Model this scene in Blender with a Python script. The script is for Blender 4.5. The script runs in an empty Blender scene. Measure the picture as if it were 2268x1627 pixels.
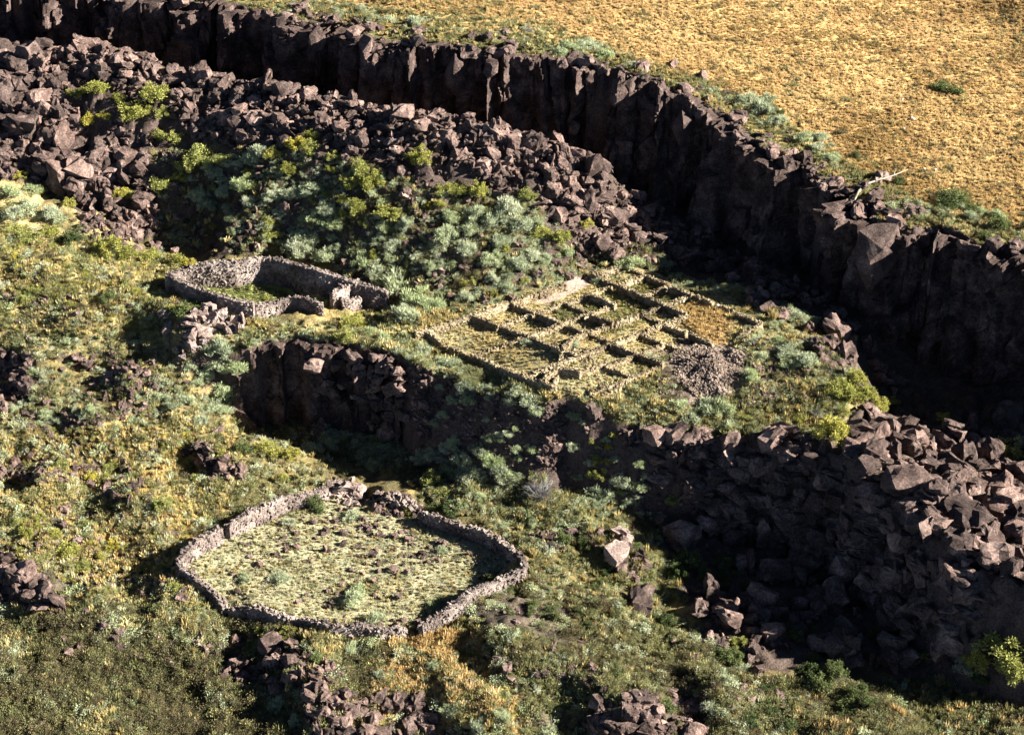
import bpy, bmesh, math, random
import numpy as np
from mathutils import Vector, Matrix

R = math.radians
SC = bpy.context.scene
COL = SC.collection
random.seed(7)
RNG = np.random.RandomState(11)

# ---------------------------------------------------------------- camera, sky, sun, exposure
PITCH, FPX, CXP, CYP = R(27.0), 4232.0, 1134.0, 813.5      # picture coordinates: 2268 x 1627
CAM = np.array([0.0, -160.0, 81.5])
cd = bpy.data.cameras.new('camera')
cam = bpy.data.objects.new('camera', cd)
COL.objects.link(cam)
cam.location = CAM.tolist()
cam.rotation_euler = (R(90) - PITCH, 0, 0)
cd.sensor_fit = 'HORIZONTAL'
cd.angle_x = 2 * math.atan(1134.0 / FPX)
cd.clip_start, cd.clip_end = 1.0, 2000.0
SC.camera = cam

SUN_EL, SUN_AZ = R(25.0), R(-6.0)        # azimuth measured from +x, negative = towards the camera
sdir = Vector((math.cos(SUN_EL) * math.cos(SUN_AZ), math.cos(SUN_EL) * math.sin(SUN_AZ), math.sin(SUN_EL)))
ld = bpy.data.lights.new('sun', 'SUN')
ld.energy, ld.angle, ld.color = 5.0, R(0.5), (1.0, 0.96, 0.90)
sun = bpy.data.objects.new('sun', ld)
COL.objects.link(sun)
sun.location = (60, -40, 90)
sun.rotation_euler = sdir.to_track_quat('Z', 'Y').to_euler()

W = bpy.data.worlds.new('World')
SC.world = W
W.use_nodes = True
nt = W.node_tree
sky = nt.nodes.new('ShaderNodeTexSky')
sky.sky_type = 'NISHITA'
sky.sun_disc = False
sky.altitude, sky.air_density, sky.dust_density, sky.ozone_density = 4000, .3, .1, 1.0
sky.sun_elevation = SUN_EL
sky.sun_rotation = R(90) - SUN_AZ
nt.links.new(sky.outputs[0], nt.nodes['Background'].inputs[0])
nt.nodes['Background'].inputs[1].default_value = 0.05
SC.view_settings.view_transform = 'Standard'
SC.view_settings.look = 'None'
SC.view_settings.gamma = 1.0
SC.cycles.max_bounces, SC.cycles.diffuse_bounces, SC.cycles.glossy_bounces = 2, 1, 1
SC.view_settings.exposure = 2.25

# ---------------------------------------------------------------- projection helpers
FW = np.array([0, math.cos(PITCH), -math.sin(PITCH)])
UP = np.array([0, math.sin(PITCH), math.cos(PITCH)])


def rays(px, py):
    u = (np.asarray(px, float) - CXP) / FPX
    v = (CYP - np.asarray(py, float)) / FPX
    return FW[None] + np.stack([u, 0 * u, 0 * u], -1) + v[..., None] * UP[None]


def unp(px, py, z):
    d = rays([px], [py])[0]
    t = (z - CAM[2]) / d[2]
    return CAM + d * t


def project(x, y, z):
    rx, ry, rz = x - CAM[0], y - CAM[1], z - CAM[2]
    f = ry * FW[1] + rz * FW[2]
    u = rx / f
    v = (ry * UP[1] + rz * UP[2]) / f
    return CXP + u * FPX, CYP - v * FPX, f


# ---------------------------------------------------------------- noise
TAB = RNG.rand(512, 512)


def vnoise(x, y):
    xi, yi = np.floor(x).astype(int), np.floor(y).astype(int)
    fx, fy = x - xi, y - yi
    fx, fy = fx * fx * (3 - 2 * fx), fy * fy * (3 - 2 * fy)
    a, b = TAB[xi % 512, yi % 512], TAB[(xi + 1) % 512, yi % 512]
    c, d = TAB[xi % 512, (yi + 1) % 512], TAB[(xi + 1) % 512, (yi + 1) % 512]
    return (a * (1 - fx) + b * fx) * (1 - fy) + (c * (1 - fx) + d * fx) * fy


def fbm(x, y, sc, oc=4, seed=0):
    s, a, t = 0, 1.0, 0
    for k in range(oc):
        s = s + a * (vnoise(x * sc + seed * 17.3 + k * 31.7, y * sc + seed * 9.1 + k * 11.9) - .5)
        t += a
        a *= .5
        sc *= 2.03
    return s / t * 2


def worley(x, y, seed=0):
    """random value of the nearest cell, distance to it, and a tilted-facet value"""
    xi, yi = np.floor(x).astype(int), np.floor(y).astype(int)
    best = np.full(x.shape, 9.0)
    val = np.zeros(x.shape)
    tilt = np.zeros(x.shape)
    for i in (-1, 0, 1):
        for j in (-1, 0, 1):
            cx, cy = (xi + i + seed * 37) % 512, (yi + j + seed * 53) % 512
            jx, jy, h = TAB[cx, cy], TAB[cy, (cx + 101) % 512], TAB[(cx + 57) % 512, (cy + 211) % 512]
            t1, t2 = TAB[(cx + 7) % 512, (cy + 13) % 512] - .5, TAB[(cx + 71) % 512, (cy + 17) % 512] - .5
            dx, dy = x - (xi + i + jx), y - (yi + j + jy)
            d = np.sqrt(dx * dx + dy * dy)
            m = d < best
            best = np.where(m, d, best)
            val = np.where(m, h, val)
            tilt = np.where(m, t1 * dx + t2 * dy, tilt)
    return val, best, tilt


def sstep(a, b, x):
    t = np.clip((x - a) / (b - a), 0, 1)
    return t * t * (3 - 2 * t)


def inpoly(px, py, poly):
    r = np.zeros(np.shape(px), bool)
    n = len(poly)
    for i in range(n):
        x0, y0 = poly[i]
        x1, y1 = poly[(i + 1) % n]
        if y0 == y1:
            continue
        c = ((y0 > py) != (y1 > py)) & (px < (x1 - x0) * (py - y0) / (y1 - y0) + x0)
        r ^= c
    return r


# ---------------------------------------------------------------- terrain sheets (picture x, picture y, height)
RIM_A = [(-420, -60, 17), (-100, -25, 17), (240, -8, 17), (400, 5, 17), (520, 22, 17), (640, 42, 17), (740, 62, 17),
         (850, 88, 17), (1000, 105, 17), (1100, 120, 16.5), (1200, 135, 16), (1300, 147, 15.5), (1400, 172, 15), (1480, 190, 14.6),
         (1535, 222, 13.6), (1600, 265, 12), (1700, 320, 10.8), (1800, 365, 10), (1880, 425, 9.3), (1960, 480, 8.8), (2100, 515, 8.6),
         (2200, 542, 8.4), (2300, 570, 8.4), (2500, 640, 8), (2900, 800, 8)]
RIM_B = [(-420, 830, -3.2), (0, 812, -3), (250, 795, -2.5), (420, 795, -1.8), (500, 775, -1), (530, 760, -.3), (650, 752, 0),
         (760, 760, 0), (860, 775, 0), (920, 800, -.3), (1010, 835, -.8), (1100, 875, -1), (1180, 887, -.8), (1260, 887, -.5),
         (1310, 920, -1.3), (1430, 962, -2.9), (1560, 968, -2.7), (1700, 972, -2.2), (1800, 985, -1.6), (1880, 1010, -1.4),
         (1990, 1062, -1.6), (2045, 1150, -2.4), (2150, 1240, -3.2), (2268, 1330, -4), (2450, 1375, -5), (2700, 1400, -5.5), (3000, 1410, -5.5)]
CREST = [(-300, 100, 15.5), (30, 110, 15.5), (220, 100, 15.5), (330, 125, 14.6), (480, 170, 13), (620, 185, 13), (740, 215, 12.8), (900, 250, 12.6),
         (1000, 265, 12), (1100, 290, 11.5), (1200, 312, 11.1), (1320, 345, 9.8), (1342, 450, 5.2), (1430, 535, 1.8)]
CTL_B = CREST + RIM_B + [
    (-300, 380, 7), (0, 400, 6), (130, 440, 4.5), (250, 525, 2.6), (430, 585, 1), (0, 520, 4), (150, 600, 2.5), (300, 660, 1),
    (0, 650, 1.5), (200, 720, 0), (400, 720, 0), (-300, 650, 1.5),
    (130, 405, 5.0), (330, 535, .8), (450, 545, .7), (600, 540, 2.2), (700, 590, 1.0), (700, 480, 5.0), (560, 470, 5.0), (850, 520, 4.4), (860, 640, .2), (1000, 655, .8), (1100, 655, .8), (1200, 618, 1.2),
    (1300, 585, 1.2), (1400, 575, .9), (365, 622, .6), (600, 630, .3), (860, 680, 0), (600, 700, 0), (750, 705, -.1), (550, 735, 0), (850, 745, 0),
    (919, 745, 0), (1170, 850, 0), (1041, 700, .3), (1377, 592, .9), (1270, 872, 0), (1441, 830, 0), (1560, 780, 0),
    (1700, 660, .8), (1860, 770, .8), (1640, 645, .8), (1520, 625, .8), (1890, 840, -.4), (1780, 880, -1), (1650, 880, -.6),
    (1430, 890, -.8), (1600, 945, -2.3), (1740, 955, -2.1), (1960, 880, -4), (2000, 920, -4), (2150, 930, -4), (2268, 930, -4),
    (1850, 990, -1.7), (2000, 1000, -2.3), (2200, 1000, -3.4), (2268, 1100, -3.4), (2150, 1150, -3.0), (2268, 1250, -3.9),
    (1480, 590, -.3), (1600, 634, .2), (960, 775, -.9), (1040, 808, -1.2)]
CTL_C = [(-420, 830, -3.2), (0, 812, -3), (250, 795, -2.8), (420, 795, -1.9), (475, 785, -1.8), (440, 860, -4.3), (530, 900, -7), (700, 955, -8.5), (900, 985, -8.8),
         (1100, 1030, -8), (1250, 1060, -8.3), (1430, 1130, -9.5), (1560, 1160, -10.5), (1700, 1180, -11), (1880, 1260, -12),
         (2000, 1300, -12), (2100, 1440, -12.5), (2268, 1560, -13), (2600, 1627, -13), (400, 1235, -8), (500, 1350, -9), (900, 1395, -9.5),
         (1160, 1230, -9.3), (800, 1090, -8.6), (780, 1240, -9.2), (1000, 1120, -9), (640, 1130, -8.5), (0, 950, -5), (250, 950, -5.5),
         (400, 940, -5.6), (500, 960, -6.8), (0, 1100, -7), (200, 1150, -7.5), (0, 1300, -9), (300, 1350, -9), (0, 1500, -10.5),
         (0, 1627, -11.5), (500, 1450, -10), (500, 1627, -11.8), (900, 1500, -10.3), (900, 1627, -11.8), (1300, 1450, -10),
         (1300, 1627, -11.5), (1600, 1400, -10.8), (1600, 1627, -11.8), (1900, 1500, -12.5), (2268, 1627, -12.5), (1350, 1250, -9.6),
         (1250, 1150, -9), (1500, 1300, -11), (-400, 1200, -8), (-400, 1627, -11), (1134, 2000, -14), (-400, 2000, -14), (2600, 2000, -14)]


def w3(c):
    return np.array([unp(*p) for p in c])


class Sheet:
    def __init__(s, pts, c=2.5):
        s.p, s.c = pts, c
        n = len(pts)
        d = np.sqrt(((pts[:, None, :2] - pts[None, :, :2]) ** 2).sum(-1) + c * c)
        A = np.zeros((n + 3, n + 3))
        A[:n, :n] = d - 0.02 * np.eye(n) * 8
        A[:n, n:] = np.c_[np.ones(n), pts[:, :2]]
        A[n:, :n] = A[:n, n:].T
        s.w = np.linalg.solve(A, np.r_[pts[:, 2], 0, 0, 0])

    def __call__(s, x, y):
        n = len(s.p)
        r = s.w[n] + s.w[n + 1] * x + s.w[n + 2] * y
        for k in range(n):
            r = r + s.w[k] * np.sqrt((x - s.p[k, 0]) ** 2 + (y - s.p[k, 1]) ** 2 + s.c ** 2)
        return r


ra, rb, cr = w3(RIM_A), w3(RIM_B), w3(CREST)
# canyon floor between the talus crest and the tall cliff
gully = cr[1:12].copy()
gully[:, 1] += 3.6
gully[:, 2] -= 4.0
pa = np.vstack([ra, ra + [25, 45, 3.5], ra + [0, 90, 8]])
SA, SB, SCc = Sheet(pa, 6), Sheet(np.vstack([w3(CTL_B), gully]), 2.0), Sheet(w3(CTL_C), 3)


def ragged(line, amp, sc, seed, i0, i1):
    seg = np.hypot(*(line[1:, :2] - line[:-1, :2]).T)
    t = np.r_[0, np.cumsum(seg)]
    q = np.arange(0, t[-1], .8)
    L = np.stack([np.interp(q, t, line[:, k]) for k in range(3)], -1)
    T = np.gradient(L[:, :2], axis=0)
    for _ in range(12):
        T[1:-1] = (T[:-2] + T[1:-1] + T[2:]) / 3
    T /= np.linalg.norm(T, axis=1)[:, None]
    v, d, tl = worley(q / 4.2, q * 0 + 3.1, seed)
    o = amp * (1.5 * (v - .5) + 1.1 * fbm(q, q * 0, sc, 3, seed)) * ((q > t[i0]) & (q < t[i1]))
    L[:, 0] += -T[:, 1] * o
    L[:, 1] += T[:, 0] * o
    return L


ra0, rb0 = ra, rb
ra = ragged(ra, 1.9, .12, 3, 1, len(ra) - 2)
rb = ragged(rb, .8, .2, 6, 4, len(rb) - 2)


def pl_dist(x, y, line):
    """signed distance to a polyline in plan, positive on its far (+y) side"""
    best = np.full(np.shape(x), 1e9)
    for i in range(len(line) - 1):
        a, b = line[i, :2], line[i + 1, :2]
        ab = b - a
        t = np.clip(((x - a[0]) * ab[0] + (y - a[1]) * ab[1]) / (ab @ ab), 0, 1)
        best = np.minimum(best, np.hypot(x - a[0] - t * ab[0], y - a[1] - t * ab[1]))
    poly = [(p[0], p[1]) for p in line] + [(line[-1, 0] + 400, line[-1, 1]), (400, 900), (-400, 900), (line[0, 0] - 400, line[0, 1])]
    return np.where(inpoly(x, y, poly), best, -best)


STEP = 0.25
X0, X1, Y0, Y1 = -82.0, 82.0, -62.0, 112.0
xs, ys = np.arange(X0, X1 + .01, STEP), np.arange(Y0, Y1 + .01, STEP)
GX, GY = np.meshgrid(xs, ys)
DA = pl_dist(GX, GY, ra) + .25 * fbm(GX, GY, .7, 3, 1)
DB = pl_dist(GX, GY, rb) + .35 * fbm(GX, GY, .4, 3, 2)
ZA, ZB, ZC = SA(GX, GY), SB(GX, GY), SCc(GX, GY)
ZB = np.clip(ZB, -8, 18)
ZC = np.clip(ZC, -18, 2)
ZC = np.minimum(ZC, ZB + .3)
ZA += .5 * fbm(GX, GY, .06, 3, 3)
ALONG = np.interp(GX, rb0[:, 0], [r_[0] for r_ in RIM_B])
WB = np.interp(ALONG, [500, 520, 880, 930, 1230, 1260, 1420, 1460, 2000, 2300], [.7, .7, .8, 4.2, 4.4, 3.0, 3.0, 2.6, 3.0, 3.0])
kA = sstep(-.6, 0, DA)
kB = np.where(WB < .9, sstep(-.7, 0, DB), np.clip((DB + WB) / WB, 0, 1))

# picture coordinates of the smooth ground, used only to decide which soil lies where
Z = (ZC * (1 - kB) + ZB * kB) * (1 - kA) + ZA * kA
PX, PY, _ = project(GX, GY, Z)
PXn = PX + 60 * fbm(GX, GY, .25, 4, 5)
PYn = PY + 36 * fbm(GX, GY, .25, 4, 6)

P_TALUS = [(-400, 60), (60, 90), (330, 120), (620, 165), (900, 225), (1320, 320), (1345, 440), (1440, 530), (1380, 585), (1290, 560),
           (1180, 440), (960, 420), (780, 345), (560, 330), (330, 330), (340, 520), (300, 540), (130, 420), (0, 380), (-400, 360)]
P_HOLLOW = [(330, 330), (560, 330), (780, 345), (960, 420), (1180, 440), (1290, 560), (1380, 585), (1130, 665), (1000, 700), (860, 660),
            (600, 560), (340, 565)]
P_SHOULDER = [(-400, 380), (0, 385), (130, 430), (330, 560), (430, 580), (370, 610), (560, 700), (900, 750), (900, 790), (530, 770), (400, 800), (-400, 860)]
P_TERR = [(900, 740), (1040, 690), (1130, 660), (1370, 590), (1580, 640), (1690, 690), (1620, 780), (1450, 830), (1290, 885), (1190, 850), (1160, 850)]
P_CORRAL = [(395, 1240), (500, 1165), (640, 1105), (800, 1090), (935, 1135), (1080, 1185), (1160, 1240), (1060, 1300), (930, 1390), (700, 1380), (500, 1350)]
P_RIDGE = [(1640, 960), (1850, 930), (2000, 860), (2400, 860), (2500, 1500), (2268, 1340), (2045, 1160), (1990, 1065), (1800, 990), (1560, 975), (1430, 965)]
P_PIT = [(1230, 890), (1440, 960), (1990, 1050), (2300, 1330), (2400, 1420), (2050, 1480), (1700, 1480), (1500, 1320), (1440, 1160), (1240, 1060), (1000, 1000), (700, 960), (530, 900), (530, 760)]
P_OUT = [(1380, 1180), (1440, 1300), (1500, 1320), (1700, 1480), (1640, 1500), (1400, 1330), (1320, 1240)]

rough = np.zeros_like(Z)
low = kB < .25
B_ = (kB >= .25) & (kA < .5)
A_ = kA >= .5
m_tal = B_ & inpoly(PXn, PYn, P_TALUS)
m_hol = B_ & inpoly(PXn, PYn, P_HOLLOW)
m_terr = B_ & inpoly(PX, PY, P_TERR)
m_rid = B_ & inpoly(PXn, PYn, P_RIDGE)
m_cor = low & inpoly(PX, PY, P_CORRAL)
m_pit = (kB < .97) & (kA < .5) & inpoly(PXn, PYn, P_PIT)
face = (kB > .02) & (kB < .98) & (WB > .9) & (ALONG > 880) & (GX < 60)


def blur(a, n=3):
    for _ in range(n):
        a = (a + np.roll(a, 1, 0) + np.roll(a, -1, 0) + np.roll(a, 1, 1) + np.roll(a, -1, 1)) / 5
    return a


wv, wd, wt = worley(GX / 1.7, GY / 1.7, 1)
wv2, wd2, wt2 = worley(GX / .8, GY / .8, 2)
rocky = blur((m_tal | m_rid).astype(float), 8)
semi = blur((m_hol | m_pit).astype(float), 8)
rocky = np.maximum(rocky, blur((face & (ALONG > 1400)).astype(float), 4))
flat = blur((m_terr | m_cor).astype(float), 6)
amp = rocky * 1.0 + semi * .45
Z = Z + amp * (1.3 * (wv - .5) + 1.0 * wt + .45 * (wv2 - .5) - .3 * wd)
SCARPS = [(45, 840, 3.0, 2.6, 4), (330, 705, 2.0, 2.0, 3), (385, 750, 2.2, 1.5, 2.5), (255, 865, 2.2, 2.0, 4), (70, 1050, 2.0, 2.0, 3), (20, 1300, 2.4, 2.0, 4), (330, 1300, 2.0, 1.8, 3.5), (570, 1430, 2.8, 2.2, 5),
          (440, 1480, 2.2, 2.0, 4), (650, 1560, 2.6, 2.0, 4), (1000, 1590, 2.6, 2.0, 4), (1290, 1200, 2.0, 1.6, 3), (1150, 1290, 1.6, 1.8, 3), (1090, 1470, 2.0, 2.0, 4), (1560, 1560, 2.8, 2.0, 4), (1320, 1585, 2.4, 2.0, 4),
          (450, 1030, 2.2, 1.8, 3), (250, 1095, 1.6, 1.6, 3), (230, 655, 1.5, 1.6, 2.5), (150, 945, 1.4, 1.6, 3), (820, 1095, 1.6, 1.3, 2)]
for sx_, sy_, sh_, sw_, sl_ in SCARPS:
    kk = np.argmin((PX - sx_) ** 2 + (PY - sy_) ** 2 + 1e5 * (kA > .5))
    x_, y_ = GX.ravel()[kk], GY.ravel()[kk]
    u_ = (GX - x_ + .35 * (GY - y_) + .8 * fbm(GX, GY, .5, 2, 30)) / sw_
    Z = Z + sh_ * .5 * np.tanh(u_ * 1.6) * np.exp(-(u_ / 2.6) ** 2) * np.exp(-((GY - y_) / sl_) ** 2) * (1 - kA)
soft = np.clip(1 - rocky - semi - .85 * flat, 0, 1) * (1 - kA)
Z = Z + soft * (.95 * fbm(GX, GY, .22, 4, 7) + .36 * fbm(GX, GY, 1.0, 3, 8))
lowslope = blur((low & ~m_cor).astype(float), 10) * soft
Z = Z + lowslope * 1.7 * fbm(GX, GY, .13, 3, 18)
Z = Z + flat * .10 * fbm(GX, GY, .9, 3, 9)
Z = Z + kA * (.22 * fbm(GX, GY, .35, 4, 10) + .10 * fbm(GX, GY, 1.3, 2, 12))
Z = Z + kA * np.exp(-np.maximum(DA, 0) / 2.2) * (.8 * (wv - .5) + .5 * wt)

# soil and ground-cover colours (what grows or lies there, not how it is lit)
C = np.zeros(Z.shape + (3,))


def setc(m, c):
    C[m] = c


n1 = fbm(GX, GY, .18, 4, 21)
n2 = fbm(GX, GY, .5, 4, 22)
n3 = fbm(GX, GY, 1.2, 3, 23)


def mixc(a, b, t):
    t = np.clip(t, 0, 1)[..., None]
    return np.array(a) * (1 - t) + np.array(b) * t


GOLD, STRAW, OLIVE, GREEN, SOIL, ROCK = (.46, .30, .10), (.46, .35, .15), (.15, .135, .045), (.13, .14, .045), (.075, .055, .042), (.085, .060, .050)
ground = mixc((.10, .085, .036), (.30, .23, .09), .30 + 1.1 * n2 + .6 * n1)
ground = ground * (1 - np.clip(n3 * 1.2 - .1, 0, 1)[..., None]) + np.array(SOIL) * np.clip(n3 * 1.2 - .1, 0, 1)[..., None]
C[:] = ground
dry = inpoly(PXn, PYn, [(150, 930), (420, 930), (560, 1000), (520, 1100), (400, 1200), (330, 1330), (180, 1300), (60, 1150), (0, 1000)])
C[dry & low] = mixc((.17, .14, .045), GOLD, .45 + 1.2 * n2)[dry & low]
fg = low & (PYn > 1380)
C[fg] = mixc((.055, .045, .026), (.16, .12, .055), .35 + 1.1 * n2 + .5 * n1)[fg]
bare = low & ~m_cor & ~m_pit & (fbm(GX * .6, GY * 1.6, .10, 3, 44) + .12 * n3 < -.16)
C[bare] = mixc((.060, .047, .036), (.13, .105, .07), .35 + 1.2 * n3)[bare]
orange = inpoly(PXn, PYn, [(880, 1400), (1060, 1370), (1080, 1500), (1180, 1620), (800, 1600), (820, 1480)]) & low
C[orange] = mixc(OLIVE, GOLD, .65 + n2)[orange]
shd = B_ & inpoly(PXn, PYn, P_SHOULDER)
C[shd] = mixc((.13, .11, .045), (.42, .33, .15), .5 + 1.2 * n2)[shd]
C[m_tal] = mixc(ROCK, SOIL, .4 + n2)[m_tal]
C[m_hol] = mixc(SOIL, (.16, .14, .055), .2 + 1.3 * n2)[m_hol]
C[m_rid] = mixc(ROCK, (.13, .095, .07), .4 + n2)[m_rid]
C[m_pit] = mixc(ROCK, SOIL, .5 + n2)[m_pit]
C[m_terr] = mixc((.27, .235, .12), (.38, .28, .12), .3 + 1.2 * n1 + .6 * n2)[m_terr]
cellgreen = m_terr & inpoly(PX, PY, [(1360, 615), (1480, 625), (1520, 660), (1420, 720), (1330, 745), (1290, 690)])
C[cellgreen] = mixc((.17, .165, .04), (.33, .25, .07), .4 + 1.2 * n2)[cellgreen]
path = m_terr & inpoly(PX, PY, [(1172, 668), (1260, 622), (1340, 600), (1290, 640), (1215, 672)])
C[path] = (.36, .27, .21)
C[m_cor] = mixc((.33, .305, .185), (.17, .16, .085), .25 + 1.4 * n3 + .5 * n1)[m_cor]
C[A_] = mixc((.50, .34, .14), (.34, .20, .085), .3 + 1.3 * n1 + .7 * n2)[A_]
edge = A_ * np.clip(1 - (DA - 2.2 + 2.0 * n2) / 3.5, 0, 1)
C[:] = C * (1 - edge[..., None]) + mixc((.16, .135, .045), (.12, .14, .05), .5 + n2) * edge[..., None]
edge2 = np.clip(1 - (DA - .6 + .8 * n3) / 1.4, 0, 1) * (DA > -2)
C[:] = C * (1 - edge2[..., None]) + np.array(ROCK) * edge2[..., None]
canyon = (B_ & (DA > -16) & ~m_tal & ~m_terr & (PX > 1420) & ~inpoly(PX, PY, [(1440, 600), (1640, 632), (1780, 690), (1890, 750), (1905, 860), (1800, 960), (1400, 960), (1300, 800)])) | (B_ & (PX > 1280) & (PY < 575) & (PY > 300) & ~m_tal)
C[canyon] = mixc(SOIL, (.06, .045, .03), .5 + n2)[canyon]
strip = B_ & inpoly(PX, PY, [(1480, 618), (1560, 622), (1640, 640), (1600, 650), (1520, 634)])
C[strip] = (.17, .18, .055)
encl = B_ & inpoly(PX, PY, [(372, 620), (586, 585), (795, 645), (700, 690), (567, 690)])
C[encl] = mixc((.20, .26, .06), (.30, .30, .10), .3 + n2)[encl]
gx, gy = np.gradient(Z, STEP)
steep = np.clip((np.hypot(gx, gy) - 1.3) / .6, 0, 1)
C[:] = C * (1 - steep[..., None]) + np.array(ROCK) * steep[..., None]


def H(x, y):
    fx = np.clip((np.asarray(x, float) - X0) / STEP, 0, len(xs) - 1.001)
    fy = np.clip((np.asarray(y, float) - Y0) / STEP, 0, len(ys) - 1.001)
    i, j = fx.astype(int), fy.astype(int)
    a, b = fx - i, fy - j
    return (Z[j, i] * (1 - a) + Z[j, i + 1] * a) * (1 - b) + (Z[j + 1, i] * (1 - a) + Z[j + 1, i + 1] * a) * b


def at(px, py):
    """where the line of sight through a picture point meets the ground"""
    px, py = np.atleast_1d(np.asarray(px, float)), np.atleast_1d(np.asarray(py, float))
    d = rays(px, py)
    hit = np.full(len(px), np.nan)
    prev = None
    for t in np.arange(95, 330, .35):
        p = CAM[None] + d * t
        below = p[:, 2] < H(p[:, 0], p[:, 1])
        new = below & np.isnan(hit)
        hit[new] = t
        if not np.isnan(hit).any():
            break
    hit = np.where(np.isnan(hit), 240, hit)
    lo_, hi_ = hit - .35, hit
    for _ in range(9):
        mid = (lo_ + hi_) / 2
        p = CAM[None] + d * mid[:, None]
        under = p[:, 2] < H(p[:, 0], p[:, 1])
        lo_, hi_ = np.where(under, lo_, mid), np.where(under, mid, hi_)
    hit = hi_
    p = CAM[None] + d * hit[:, None]
    p[:, 2] = H(p[:, 0], p[:, 1])
    return p


def at1(px, py):
    return at([px], [py])[0]


# ---------------------------------------------------------------- mesh helpers
def mesh_np(name, V, F, mat=None, cols=None, smooth=False):
    """V (n,3); F: array (m,k) of equal-sided faces"""
    V, F = np.asarray(V, np.float32), np.asarray(F, np.int32)
    m = bpy.data.meshes.new(name)
    k = F.shape[1]
    m.vertices.add(len(V))
    m.vertices.foreach_set('co', V.ravel())
    m.loops.add(F.size)
    m.loops.foreach_set('vertex_index', F.ravel())
    m.polygons.add(len(F))
    m.polygons.foreach_set('loop_start', np.arange(0, F.size, k, dtype=np.int32))
    m.polygons.foreach_set('loop_total', np.full(len(F), k, np.int32))
    m.polygons.foreach_set('use_smooth', np.full(len(F), smooth, bool))
    m.update(calc_edges=True)
    if cols is not None:
        a = m.attributes.new('tint', 'FLOAT_COLOR', 'POINT')
        a.data.foreach_set('color', np.c_[cols, np.ones(len(cols))].astype(np.float32).ravel())
    if mat:
        m.materials.append(mat)
    return m


def link(name, mesh, parent=None, loc=None, rot=None, scl=None):
    o = bpy.data.objects.new(name, mesh)
    COL.objects.link(o)
    if parent:
        o.parent = parent
    if loc is not None:
        o.location = loc
    if rot is not None:
        o.rotation_euler = rot
    if scl is not None:
        o.scale = scl
    return o


def tag(o, label=None, cat=None, group=None, kind=None):
    for k, v in (('label', label), ('category', cat), ('group', group), ('kind', kind)):
        if v:
            o[k] = v
    return o


# ---------------------------------------------------------------- materials
def new_mat(name):
    m = bpy.data.materials.new(name)
    m.use_nodes = True
    n, l = m.node_tree.nodes, m.node_tree.links
    b = n['Principled BSDF']
    b.inputs['Roughness'].default_value = .9
    b.inputs['Specular IOR Level'].default_value = .15
    return m, n, l, b


def noise_node(n, l, scale, detail=4, vec=None, rough=.6):
    t = n.new('ShaderNodeTexNoise')
    t.inputs['Scale'].default_value = scale
    t.inputs['Detail'].default_value = detail
    t.inputs['Roughness'].default_value = rough
    if vec:
        l.new(vec, t.inputs['Vector'])
    return t


def ramp(n, l, src, stops):
    r = n.new('ShaderNodeValToRGB')
    e = r.color_ramp.elements
    while len(e) < len(stops):
        e.new(.5)
    for el, (p, c) in zip(e, stops):
        el.position = p
        el.color = tuple(c) + (1,)
    l.new(src, r.inputs[0])
    return r


def mul(n, l, a, b, fac=1.0):
    x = n.new('ShaderNodeMix')
    x.data_type = 'RGBA'
    x.blend_type = 'MULTIPLY'
    x.inputs[0].default_value = fac
    l.new(a, x.inputs[6])
    l.new(b, x.inputs[7])
    return x.outputs[2]


def bump(n, l, b, h, strength, dist):
    k = n.new('ShaderNodeBump')
    k.inputs['Strength'].default_value = strength
    k.inputs['Distance'].default_value = dist
    l.new(h, k.inputs['Height'])
    l.new(k.outputs[0], b.inputs['Normal'])


def ground_mat():
    m, n, l, b = new_mat('ground_cover')
    a = n.new('ShaderNodeAttribute')
    a.attribute_name = 'tint'
    g = n.new('ShaderNodeNewGeometry')
    t1 = noise_node(n, l, 1.1, 6, g.outputs['Position'], .7)
    t2 = noise_node(n, l, 5.0, 4, g.outputs['Position'], .7)
    r1 = ramp(n, l, t1.outputs[0], [(.30, (.55, .52, .48)), (.5, (1, 1, 1)), (.7, (1.35, 1.3, 1.2))])
    r2 = ramp(n, l, t2.outputs[0], [(.32, (.45, .45, .45)), (.52, (1.05, 1.05, 1.05)), (.68, (1.4, 1.38, 1.3))])
    c = mul(n, l, mul(n, l, a.outputs[0], r1.outputs[0]), r2.outputs[0])
    l.new(c, b.inputs['Base Color'])
    bump(n, l, b, t2.outputs[0], .9, .25)
    return m


def rock_mat(name, dark, mid, light, rnd=.35):
    m, n, l, b = new_mat(name)
    tc = n.new('ShaderNodeTexCoord')
    g = n.new('ShaderNodeNewGeometry')
    t1 = noise_node(n, l, .55, 5, g.outputs['Position'], .65)
    t2 = noise_node(n, l, 5.0, 6, g.outputs['Position'], .78)
    r1 = ramp(n, l, t1.outputs[0], [(.33, dark), (.5, mid), (.66, light)])
    r2 = ramp(n, l, t2.outputs[0], [(.34, (.38, .36, .36)), (.5, (.95, .95, .95)), (.60, (1.5, 1.42, 1.34)), (.68, (2.1, 2.0, 1.85))])
    oi = n.new('ShaderNodeObjectInfo')
    r3 = ramp(n, l, oi.outputs['Random'], [(0, (1 - rnd,) * 3), (.6, (1, .98, .96)), (1, (1 + rnd, 1 + .85 * rnd, 1 + .72 * rnd))])
    c = mul(n, l, mul(n, l, r1.outputs[0], r2.outputs[0]), r3.outputs[0])
    l.new(c, b.inputs['Base Color'])
    bump(n, l, b, t2.outputs[0], 1.0, .22)
    return m


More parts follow.
